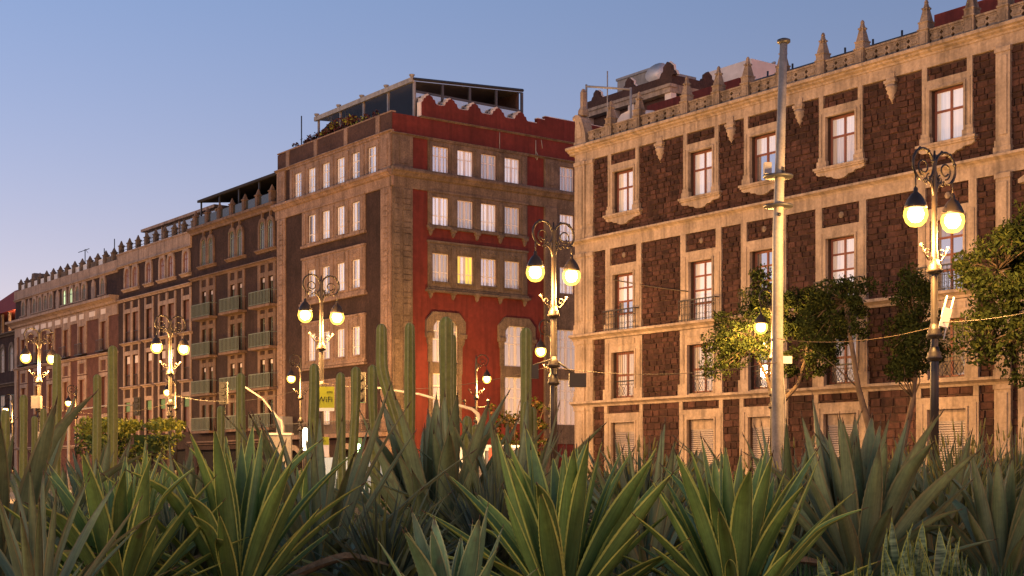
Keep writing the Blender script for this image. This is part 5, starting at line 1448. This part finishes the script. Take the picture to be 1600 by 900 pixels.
def geo_pos(n):
    return n.new('ShaderNodeNewGeometry').outputs['Position']
def leaf_material(name, face, base_tint, tip=None, rough=.45, var=.25):
    m = material(name, face, rough, var, 5.0, spec=.4, island=.22, fine=.12)
    n, l = m.node_tree.nodes, m.node_tree.links
    bs = n['Principled BSDF']
    src = bs.inputs['Base Color'].links[0].from_socket
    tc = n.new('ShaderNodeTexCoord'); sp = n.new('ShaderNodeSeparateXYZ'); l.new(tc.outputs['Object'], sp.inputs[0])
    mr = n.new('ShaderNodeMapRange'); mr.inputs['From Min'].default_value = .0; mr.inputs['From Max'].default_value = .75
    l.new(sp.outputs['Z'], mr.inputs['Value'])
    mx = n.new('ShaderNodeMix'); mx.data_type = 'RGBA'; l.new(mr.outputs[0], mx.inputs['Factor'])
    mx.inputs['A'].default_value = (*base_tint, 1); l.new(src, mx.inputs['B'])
    # faint lengthwise fibres, fixed to the leaf
    mp = n.new('ShaderNodeMapping'); mp.inputs['Scale'].default_value = (1, 60, 1.5); l.new(tc.outputs['Object'], mp.inputs['Vector'])
    ns = n.new('ShaderNodeTexNoise'); ns.inputs['Scale'].default_value = 3; ns.inputs['Detail'].default_value = 3; l.new(mp.outputs[0], ns.inputs['Vector'])
    mf = n.new('ShaderNodeMapRange'); mf.inputs['From Min'].default_value = .3; mf.inputs['From Max'].default_value = .7; mf.inputs['To Min'].default_value = .78; mf.inputs['To Max'].default_value = 1.2; l.new(ns.outputs['Fac'], mf.inputs['Value'])
    m2 = n.new('ShaderNodeMix'); m2.data_type = 'RGBA'; m2.blend_type = 'MULTIPLY'; m2.inputs['Factor'].default_value = 1; l.new(mx.outputs['Result'], m2.inputs['A']); l.new(mf.outputs[0], m2.inputs['B'])
    nz = n.new('ShaderNodeTexNoise'); nz.inputs['Scale'].default_value = 9; nz.inputs['Detail'].default_value = 5; l.new(geo_pos(n), nz.inputs['Vector'])
    ad = n.new('ShaderNodeMath'); ad.operation = 'MULTIPLY_ADD'; ad.inputs[1].default_value = .22; l.new(nz.outputs['Fac'], ad.inputs[0]); l.new(sp.outputs['Z'], ad.inputs[2])
    dr = n.new('ShaderNodeMapRange'); dr.inputs['From Min'].default_value = 1.04; dr.inputs['From Max'].default_value = 1.1; dr.inputs['To Max'].default_value = .85; l.new(ad.outputs[0], dr.inputs['Value'])
    bl = n.new('ShaderNodeMapRange'); bl.inputs['From Min'].default_value = .66; bl.inputs['From Max'].default_value = .72; bl.inputs['To Max'].default_value = .55; l.new(nz.outputs['Fac'], bl.inputs['Value'])
    mxx = n.new('ShaderNodeMath'); mxx.operation = 'MAXIMUM'; l.new(dr.outputs[0], mxx.inputs[0]); l.new(bl.outputs[0], mxx.inputs[1])
    m3 = n.new('ShaderNodeMix'); m3.data_type = 'RGBA'; l.new(mxx.outputs[0], m3.inputs['Factor']); l.new(m2.outputs['Result'], m3.inputs['A']); m3.inputs['B'].default_value = (.17, .12, .055, 1)
    l.new(m3.outputs['Result'], bs.inputs['Base Color'])
    return m
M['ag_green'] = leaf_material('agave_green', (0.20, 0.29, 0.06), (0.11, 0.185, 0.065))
M['ag_edge'] = material('agave_yellow_margin', (0.7, 0.68, 0.14), 0.5, 0.25, 6.0)
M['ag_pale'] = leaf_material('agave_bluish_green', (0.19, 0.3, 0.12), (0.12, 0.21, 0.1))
M['ag_pedge'] = material('agave_cream_margin', (0.5, 0.52, 0.2), 0.5, 0.2, 6.0)
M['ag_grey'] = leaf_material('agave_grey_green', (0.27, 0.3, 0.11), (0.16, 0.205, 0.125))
M['ag_gedge'] = material('agave_dull_margin', (0.33, 0.28, 0.11), 0.6, 0.25, 6.0)
M['ag_tip'] = material('agave_brown_spine', (0.16, 0.09, 0.04), 0.6, 0.3, 6.0)

def leaf_mesh(name, mats, ratio, curve, widest=.5, base=.55, teeth=24, depth=.22, rows=11, twist=0.0, fold=0.0, kink=0.0):
    """unit-length agave leaf, rising along z and bending to +x; broad side along y"""
    b = MB()
    def wid(t):
        if t < widest: s = base + (1 - base) * math.sin(t / widest * math.pi / 2)
        else: s = max(0, math.cos((t - widest) / (1 - widest) * math.pi / 2)) ** .85
        return s / ratio / 2
    def spine(t): return Vector((curve * t * t + kink * max(0, t - .68) ** 1.3, 0, t * (1 - .25 * curve * curve * t) - kink * .45 * max(0, t - .72)))
    def frame(t):
        d = (spine(min(1, t + .01)) - spine(max(0, t - .01))).normalized()
        yv = Vector((0, 1, 0)); xv = yv.cross(d).normalized()    # points outward (back of the leaf)
        if twist:
            m = Matrix.Rotation(twist * t, 3, d); yv = m @ yv; xv = m @ xv
        return d, yv, xv
    across = [-1, -.6, -.2, .2, .6, 1]
    vs = []
    for i in range(rows + 1):
        t = i / rows; p = spine(t); d, yv, xv = frame(t); w = wid(t)
        for a in across: vs.append(p + yv * (w * a) - xv * (w * depth * 2 * (abs(a) ** 1.7) - fold * w))
    k = len(across)
    b.add(vs, [(i * k + j, i * k + j + 1, (i + 1) * k + j + 1, (i + 1) * k + j) for i in range(rows) for j in range(k - 1)], 0, True)
    # thick back
    back = []
    for i in range(rows + 1):
        t = i / rows; p = spine(t); d, yv, xv = frame(t); w = wid(t); th = .35 * w * (1 - .6 * t)
        for a in across: back.append(p + yv * (w * a * .98) - xv * (w * depth * 2 * (abs(a) ** 1.7) - fold * w) + xv * (th * (1 - abs(a) ** 2)))
    b.add(back, [(i * k + j, (i + 1) * k + j, (i + 1) * k + j + 1, i * k + j + 1) for i in range(rows) for j in range(k - 1)], 0, True)
    # toothed margins
    if teeth:
        for s in (-1, 1):
            ev = []; n = teeth * 2
            for i in range(n + 1):
                t = .06 + .93 * i / n; p = spine(t); d, yv, xv = frame(t); w = wid(t)
                e = p + yv * (w * s) - xv * (w * depth * 2 - fold * w)
                o = (.022 if i % 2 else .008) / ratio * 2.6 * (1 - .5 * t)
                ev.append(p + yv * (w * .89 * s) - xv * (w * depth * 2 * .82 - fold * w) - xv * .0012); ev.append(e + yv * s * o - xv * .002)
            b.add(ev, [(2 * i, 2 * i + 1, 2 * i + 3, 2 * i + 2) for i in range(n)], 1)
            bv = []
            for i in range(n + 1):
                t = .06 + .93 * i / n; p = spine(t); d, yv, xv = frame(t); w = wid(t); th = .35 * w * (1 - .6 * t)
                bv.append(p + yv * (w * .92 * s) - xv * (w * depth * 2 * (.92 ** 1.7) - fold * w) + xv * (th * .17 + .003)); bv.append(Vector(ev[2 * i + 1]) + xv * .003)
            b.add(bv, [(2 * i, 2 * i + 2, 2 * i + 3, 2 * i + 1) for i in range(n)], 1)
    tp = spine(1.0); d, yv, xv = frame(1.0)
    b.tube([tp - d * .015, tp + d * .012, tp + d * .03], [.0045, .003, .0008], 5, 2 if len(mats) > 2 else 0)
    return b.mesh(name, mats)
LEAF = {}
def leafset(key, mats, ratio, curves, **kw):
    LEAF[key] = [leaf_mesh('leaf', mats, ratio * (1 + .12 * (i % 3 - 1)), c, twist=(i % 3 - 1) * .25, **kw) for i, c in enumerate(curves)]
leafset('green', [M['ag_green'], M['ag_edge'], M['ag_tip']], 10.4, [-.10, -.03, .06, .14, .24, -.16, .02, .1])
leafset('pale', [M['ag_pale'], M['ag_pedge'], M['ag_tip']], 8.0, [-.06, .02, .1, .22, -.12])
leafset('grey', [M['ag_grey'], M['ag_gedge'], M['ag_tip']], 9.8, [-.08, 0, .06, .15, -.14], teeth=16, depth=.3)
leafset('slim', [M['ag_grey'], M['ag_gedge'], M['ag_tip']], 17.0, [-.05, .05, .15, .28], teeth=10, depth=.3, widest=.35, base=.8)

LEAF['green'].append(leaf_mesh('leaf', [M['ag_green'], M['ag_edge'], M['ag_tip']], 9.8, .1, kink=.38, twist=.4))
LEAF['grey'].append(leaf_mesh('leaf', [M['ag_grey'], M['ag_gedge'], M['ag_tip']], 9.5, .1, kink=.3, twist=-.3, teeth=16, depth=.3))
M['ag_dry'] = material('dry_straw_leaf', (0.26, 0.19, 0.1), .85, .4, 6.0, fine=.3)
LEAF['dry'] = [leaf_mesh('leaf', [M['ag_dry'], M['ag_dry'], M['ag_tip']], 13, .3, kink=.5, twist=.8, depth=.5), leaf_mesh('leaf', [M['ag_dry'], M['ag_dry'], M['ag_tip']], 15, .45, kink=-.3, twist=-1.2, depth=.6)]
def agave(label, x, y, key, n, L, spread, seed, upright=8, group=None, sink=.06, jitter=.14, name='agave'):
    rnd = random.Random(seed)
    t = empty(name, (x, y, bed_z(x, y) - sink), rnd.uniform(0, 6.28), label, 'agave', group)
    core = MB(); core.lathe([(.09 * L, 0), (.13 * L, .05), (.1 * L, .16 * L), (.02 * L, .3 * L)], n=10); core.build('heart', M['ag_green'] if key in ('green', 'pale') else M['ag_grey'], t)
    for i in range(n):
        f = (i / (n - 1)) ** 1.15                      # 0 inner .. 1 outer
        az = i * 2.39996 + rnd.uniform(-.25, .25)
        tilt = R(upright + (spread - upright) * f) * (1 + rnd.uniform(-jitter, jitter))
        ln = L * (.82 + .25 * math.sin(math.pi * min(1, f * 1.15 + .12))) * rnd.uniform(.86, 1.1)
        wv = rnd.uniform(.88, 1.15)
        o = link('leaf', rnd.choice(LEAF['dry'] if (f > .86 and rnd.random() < .4) else LEAF[key]), t)
        o.scale = (ln, ln * wv, ln)
        r0 = (.03 + .06 * f) * L
        o.rotation_euler = (R(rnd.uniform(-8, 8)), tilt, az)
        o.rotation_mode = 'XYZ'
        o.location = (r0 * math.cos(az), r0 * math.sin(az), .02 + .05 * L * (1 - f))
    return t
def gx(px, y): return bear(px) * y

front = [  # px, distance, kind, leaves, length, spread
    (188, 6.0, 'green', 46, .64, 64, 'green agave with yellow toothed edges beside the pale hedge cactus stems'),
    (372, 6.3, 'green', 46, .74, 62, 'tall green agave with yellow toothed edges before the single short cactus'),
    (880, 6.0, 'green', 48, .74, 62, 'green yellow-edged agave before the lamp hung with cables'),
    (1150, 5.9, 'green', 48, .70, 62, 'green yellow-edged agave before the shuttered palace doors'),
]
for k, (px, y, key, n, L, sp, lab) in enumerate(front): agave(lab, gx(px, y), y, key, n, L, sp, 100 + k, upright=5)
agave('small pale-edged agave at the foot of the broad grey agave', gx(705, 4.9), 4.9, 'pale', 26, .46, 62, 120, upright=6)
agave('broad grey-green agave standing among the tall cactus stems', gx(690, 8.6), 8.6, 'grey', 42, .98, 58, 130, upright=3)
agave('broad grey-green agave beside the striped snake plants', gx(1345, 7.4), 7.4, 'grey', 42, .84, 58, 131, upright=3)
agave('compact grey-green agave before the palace portal', gx(1565, 7.6), 7.6, 'grey', 32, .66, 62, 132, upright=4)
agave('slim-leaved grey agave leaning beside the green agave with yellow edges', gx(-10, 6.4), 6.4, 'grey', 26, .95, 70, 133)
agave('slim-leaved dark agave between the two tall green agaves', gx(500, 7.2), 7.2, 'slim', 34, .95, 74, 134)
agave('slim-leaved agave behind the small pale-edged agave', gx(800, 8.4), 8.4, 'slim', 34, .92, 70, 135)
agave('slim-leaved agave between the yellow-edged agave pair', gx(1010, 7.4), 7.4, 'slim', 32, .8, 72, 136)
agave('slim-leaved agave behind the agave before the shuttered doors', gx(1235, 8.2), 8.2, 'slim', 32, .85, 70, 137)
agave('slim-leaved agave between the broad agave and the compact one', gx(1455, 8.6), 8.6, 'slim', 32, .8, 70, 138)
agave('low slim-leaved agave in the corner beside the yellow-edged agave', gx(60, 5.2), 5.2, 'slim', 26, .6, 76, 139)
rnd = random.Random(77)
where = ['at the bed edge below the far tower', 'below the leftmost double lamp', 'before the slim cactus below the lamp', 'between the lamp cactus and the hedge pair', 'at the foot of the hedge pair of cactus', 'before the trimmed hedge', 'under the lamp above the hedge', 'right beside the lamp above the hedge', 'left of the single cactus', 'at the foot of the single cactus', 'before the control cabinet', 'before the lit column', 'at the foot of the cactus by the yellow sign', 'before the green signal', 'between the straight cactus and the leaning one', 'at the foot of the tall leaning cactus', 'behind the broad grey agave', 'behind the tallest cactus', 'before the white van', 'at the foot of the cactus with side stems', 'under the lamp hung with cables', 'before the palace corner pilaster', 'before the first palace shutter', 'between the first and second palace shutters', 'before the second palace shutter', 'left of the steel mast', 'at the foot of the steel mast', 'before the forked tree', 'below the lamp post with the white antenna', 'below the broad drooping tree']
kinds = {'grey': 'grey-green', 'slim': 'slim-leaved', 'green': 'yellow-edged green'}
for k in range(30):
    px = 10 + 1600 * (k + .5) / 30 + rnd.uniform(-18, 18); y = rnd.uniform(10.5, 19)
    if 90 < px < 280: y = rnd.uniform(10, 13)
    key = rnd.choice(['grey', 'grey', 'slim', 'green']); L = rnd.uniform(.6, .85)
    if 440 < px < 620: L *= .8
    agave(kinds[key] + ' back-row agave ' + where[k], gx(px, y), y, key, 20, L, 58, 200 + k, upright=5, group='agaves in the back rows of the bed')

# ------------------------------------------------------------------ cactus columns
M['cactus'] = material('olive_cactus_skin', (0.29, 0.275, 0.042), 0.55, 0.3, 3.0, spec=.35, fine=.15); M['rib'] = material('pale_cactus_rib', (0.42, 0.38, 0.12), 0.7, 0.3, 30.0, fine=.3)
def stem_mesh(path, rad, ribs=7, seed=0):
    rnd = random.Random(seed); b = MB(); path = [Vector(p) for p in path]
    pts = []; n = 26
    seg = [(path[i + 1] - path[i]).length for i in range(len(path) - 1)]; tot = sum(seg)
    def at(s):
        s *= tot
        for i, l_ in enumerate(seg):
            if s <= l_ or i == len(seg) - 1: return path[i].lerp(path[i + 1], min(1, s / l_)) 
            s -= l_
    TT = [1 - (1 - k / n) ** 2.2 for k in range(n + 1)]
    raw = [at(t_) for t_ in TT]
    sm = [raw[0]] + [(raw[i - 1] + raw[i] * 2 + raw[i + 1]) / 4 for i in range(1, n)] + [raw[-1]]
    prof = []
    for k in range(n + 1):
        t = TT[k]; r = rad * (.8 + .2 * math.sin(min(1, t * 1.5) * math.pi / 2)) * (1 + .07 * math.sin(t * 11 + seed * 1.7) + rnd.uniform(-.015, .015))
        d = (1 - t) * tot
        if d < rad * 1.2: r *= math.sqrt(max(.0, 1 - (1 - d / (rad * 1.2)) ** 2)) * .97 + .03
        prof.append((sm[k], r))
    # finer dome
    K = ribs * 4
    vs = []
    for p, r in prof:
        for j in range(K):
            a = 2 * math.pi * j / K; ph = j % 4
            rr = r * (1.0 if ph == 0 else (.93 if ph in (1, 3) else .76)); vs.append((p.x + rr * math.cos(a + seed), p.y + rr * math.sin(a + seed), p.z))
    fs = [(i * K + j, i * K + (j + 1) % K, (i + 1) * K + (j + 1) % K, (i + 1) * K + j) for i in range(n) for j in range(K)]
    b.add(vs, fs + [tuple(n * K + j for j in range(K))], 0, True)
    for j in range(0, K, 4):
        a = 2 * math.pi * j / K + seed; ev = []
        for i, (p, r) in enumerate(prof):
            dx, dy = math.cos(a), math.sin(a); w = .055 * rad + .004
            ev += [(p.x + dx * r * .985 - dy * w, p.y + dy * r * .985 + dx * w, p.z), (p.x + dx * r * 1.03, p.y + dy * r * 1.03, p.z), (p.x + dx * r * .985 + dy * w, p.y + dy * r * .985 - dx * w, p.z)]
        b.add(ev, [(3 * i + q, 3 * i + q + 1, 3 * i + q + 4, 3 * i + q + 3) for i in range(n) for q in (0, 1)], 1)
    return b.mesh('stem', [M['cactus'], M['rib']])
def cactus(label, px, y, stems, group='columnar cactus stems in the bed'):
    """stems: (px at the foot, px at the top, y-pixel of the top, thickness px)"""
    X = gx(px, y); z0 = bed_z(X, y) - .1
    t = empty('columnar_cactus', (X, y, z0), 0, label, 'cactus', group)
    for k, (pa, pb, top, th, dy) in enumerate(stems):
        h = 1.6 + (735 - top) * (y + dy) / 2222 - z0
        x0, x1 = bear(pa) * (y + dy) - X, bear(pb) * (y + dy) - X
        r = th / 2 * y / 2222 * 1.05
        path = [(x0, dy, 0), (x0 * .5 + x1 * .5 + (.04 if abs(pb - pa) > 12 else 0), dy, h * .5), (x1, dy, h * .8), (x1, dy, h)]
        link('stem', stem_mesh(path, r, 6 if th < 16 else 7, k + px % 5), t)
cactus('tall slim cactus before the hedge, taller of the hedge pair', 176, 21, [(176, 176, 540, 15, 0)])
cactus('slim cactus before the hedge, shorter of the hedge pair', 151, 20.5, [(150, 152, 585, 13, 0)])
cactus('slim cactus below the leftmost double lamp', 89, 21, [(89, 89, 553, 14, 0)])
cactus('short cactus left of the slim cactus below the lamp', 37, 19, [(36, 37, 617, 12, 0), (68, 68, 638, 10, .6)])
cactus('low cactus pair at the left edge of the bed', 10, 18, [(4, 8, 640, 14, 0), (54, 54, 650, 10, .4)])
cactus('single cactus before the dark gothic house', 376, 15, [(377, 376, 583, 14, 0), (330, 345, 634, 12, .4)])
cactus('cactus leaning beside the yellow sign', 490, 13, [(484, 491, 568, 15, 0)])
cactus('cactus right of the yellow sign', 533, 13.5, [(535, 532, 582, 14, 0)])
cactus('cactus with kinked stem beside the dark traffic signal', 552, 12.6, [(546, 556, 573, 14, 0)])
cactus('straight cactus before the traffic signal', 582, 13.0, [(590, 582, 570, 14, 0)])
cactus('tall leaning cactus beside the hotel corner', 610, 11.5, [(646, 596, 506, 17, 0)])
cactus('tall upright cactus before the hotel corner pilaster', 640, 12.5, [(640, 640, 504, 16, 0)])
cactus('tallest cactus with a second stem before the arched red-wall window', 697, 12.0, [(698, 697, 495, 21, 0), (705, 706, 522, 14, .4)])
cactus('tall cactus before the red wall with two short side stems', 822, 12.0, [(820, 822, 512, 17, 0), (820, 822, 628, 14, -.5), (834, 832, 636, 13, -.4)])
cactus('low cactus stems beside the broad grey agave', 738, 14, [(730, 730, 650, 14, 0), (742, 742, 664, 12, .3)])

# ------------------------------------------------------------------ snake plants
def snake_mat():
    m = material('snake_plant_banded', (0.06, 0.09, 0.03), 0.5, 0.2, 4.0)
    n, l = m.node_tree.nodes, m.node_tree.links; bs = n['Principled BSDF']
    tc = n.new('ShaderNodeTexCoord'); mp = n.new('ShaderNodeMapping'); mp.inputs['Scale'].default_value = (2, 3, 22); l.new(tc.outputs['Object'], mp.inputs['Vector'])
    ns = n.new('ShaderNodeTexNoise'); ns.inputs['Scale'].default_value = 1.0; ns.inputs['Detail'].default_value = 4; l.new(mp.outputs[0], ns.inputs['Vector'])
    cr = n.new('ShaderNodeValToRGB'); cr.color_ramp.elements[0].position = .42; cr.color_ramp.elements[0].color = (.05, .08, .028, 1); cr.color_ramp.elements[1].position = .6; cr.color_ramp.elements[1].color = (.26, .33, .14, 1)
    l.new(ns.outputs['Fac'], cr.inputs[0]); l.new(cr.outputs[0], bs.inputs['Base Color']); return m
M['snake'] = snake_mat(); M['snake_edge'] = material('snake_plant_yellow_edge', (0.42, 0.42, 0.06), .5, .2, 5)
SN_L = [leaf_mesh('leaf', [M['snake'], M['snake_edge'], M['snake_edge']], 7.5 + i, c, widest=.55, base=.6, teeth=10, depth=.2, twist=tw) for i, (c, tw) in enumerate(((0, .5), (.06, -.8), (-.05, 1.2), (.1, .2)))]
for k, (px, y, n, L) in enumerate(((1375, 4.6, 18, .30), (1440, 4.8, 22, .38), (1495, 4.7, 16, .33), (1345, 5.0, 12, .3))):
    rr = random.Random(300 + k); X = gx(px, y)
    t = empty('snake_plant', (X, y, bed_z(X, y) + .02), 0, ['striped snake plant clump with yellow edges', 'tallest striped snake plant clump with yellow edges', 'striped snake plant clump beside the open grass', 'small striped snake plant clump at the agave'][k], 'snake plant', 'snake plants at the front of the bed')
    for i in range(n):
        o = link('leaf', rr.choice(SN_L), t); L2 = L * rr.uniform(.7, 1.15); o.scale = (L2, L2, L2); o.rotation_euler = (R(rr.uniform(-14, 14)), R(rr.uniform(-14, 14)), rr.uniform(0, 6.28)); o.location = (rr.uniform(-.1, .1), rr.uniform(-.1, .12), -.02)

# ------------------------------------------------------------------ fine-leaved tufts
M['tuft'] = material('yellow_green_blade', (0.24, 0.24, 0.06), .6, .35, 3, island=.4); M['tuft2'] = material('grey_green_blade', (0.12, 0.14, 0.07), .6, .35, 3, island=.4); M['bloom'] = material('straw_yellow_tips', (0.45, 0.33, 0.06), .7, .3, 6, island=.4)
def tuft(label, px, y, n, L, seed, mats, wd=.012, spread=70, group='fine-leaved tufts in the bed', bloom=False):
    rr = random.Random(seed); X = gx(px, y); t = empty('spiky_tuft', (X, y, bed_z(X, y) - .03), 0, label, 'spiky plant', group)
    b = MB()
    for i in range(n):
        az = rr.uniform(0, 6.28); ti = R(rr.uniform(3, spread)); l2 = L * rr.uniform(.7, 1.1); d = Vector((math.sin(ti) * math.cos(az), math.sin(ti) * math.sin(az), math.cos(ti))); w = d.orthogonal().normalized(); w = Matrix.Rotation(rr.uniform(0, 3), 3, d) @ w * wd
        p0 = Vector((rr.uniform(-.05, .05), rr.uniform(-.05, .05), 0)); p1 = p0 + d * l2 * .55; p2 = p0 + d * l2 - Vector((0, 0, .12 * l2 * math.sin(ti)))
        mi = 1 if rr.random() < .3 else 0
        b.add([p0 - w, p0 + w, p1 + w * .8, p1 - w * .8, p2], [(0, 1, 2, 3), (3, 2, 4)], mi)
        if bloom and rr.random() < .3: b.tube([p2 - d * .05, p2 + d * .03], [.007, .003], 4, 2)
    tag(b.build('foliage', mats, t), kind='stuff')
mats1 = [M['tuft2'], M['tuft'], M['bloom']]; mats2 = [M['tuft'], M['tuft2'], M['bloom']]
tuft('fine-leaved grey tuft beside the small pale-edged agave', 600, 6.6, 160, .6, 1, mats1)
tuft('fine-leaved grey tuft behind the lamp-side agave', 770, 7.6, 180, .7, 2, mats1)
tuft('fine-leaved tuft with straw tips between the yellow-edged agaves', 1000, 9.0, 260, .75, 3, mats2, bloom=True)
tuft('fine-leaved tuft with straw tips left of the grey agave', 1245, 10.5, 260, .8, 4, mats1, bloom=True)
tuft('yellowish spiky tuft with straw tips before the palace portal', 1500, 10.0, 420, .92, 5, mats2, bloom=True)
tuft('yellowish spiky tuft with straw tips at the right edge of the bed', 1590, 10.5, 380, .92, 6, mats2, bloom=True)
tuft('yellowish spiky tuft behind the broad agave by the snake plants', 1420, 11.5, 320, .85, 7, mats2, bloom=True)
tuft('dark fine-leaved tuft between the first two yellow-edged agaves', 285, 7.4, 180, .62, 8, mats1)
tuft('dark fine-leaved tuft at the left edge', 90, 8.2, 180, .62, 9, mats1)
tuft('straw-tipped tuft before the white van', 815, 15.5, 240, .8, 10, mats2, bloom=True)
# grass and ground cover
rr = random.Random(900); b = MB()
for i in range(42000):
    y = 3.2 + 12 * rr.random() ** 1.6; x = rr.uniform(-.40, .40) * y * 1.05
    z = bed_z(x, y); h = rr.uniform(.05, .16); a = rr.uniform(0, 6.28); lean = rr.uniform(.0, .09)
    dx, dy = math.cos(a) * .004, math.sin(a) * .004; lx, ly = math.cos(a + 1.5) * lean, math.sin(a + 1.5) * lean
    b.add([(x - dx, y - dy, z - .01), (x + dx, y + dy, z - .01), (x + lx, y + ly, z + h)], [(0, 1, 2)], 0 if rr.random() < .6 else 1)
tag(b.build('grass', [material('grass_blade', (0.08, 0.16, 0.03), .6, .4, 3, island=.4), M['tuft2']]), 'short green grass and ground cover under the agaves', 'grass', kind='stuff')
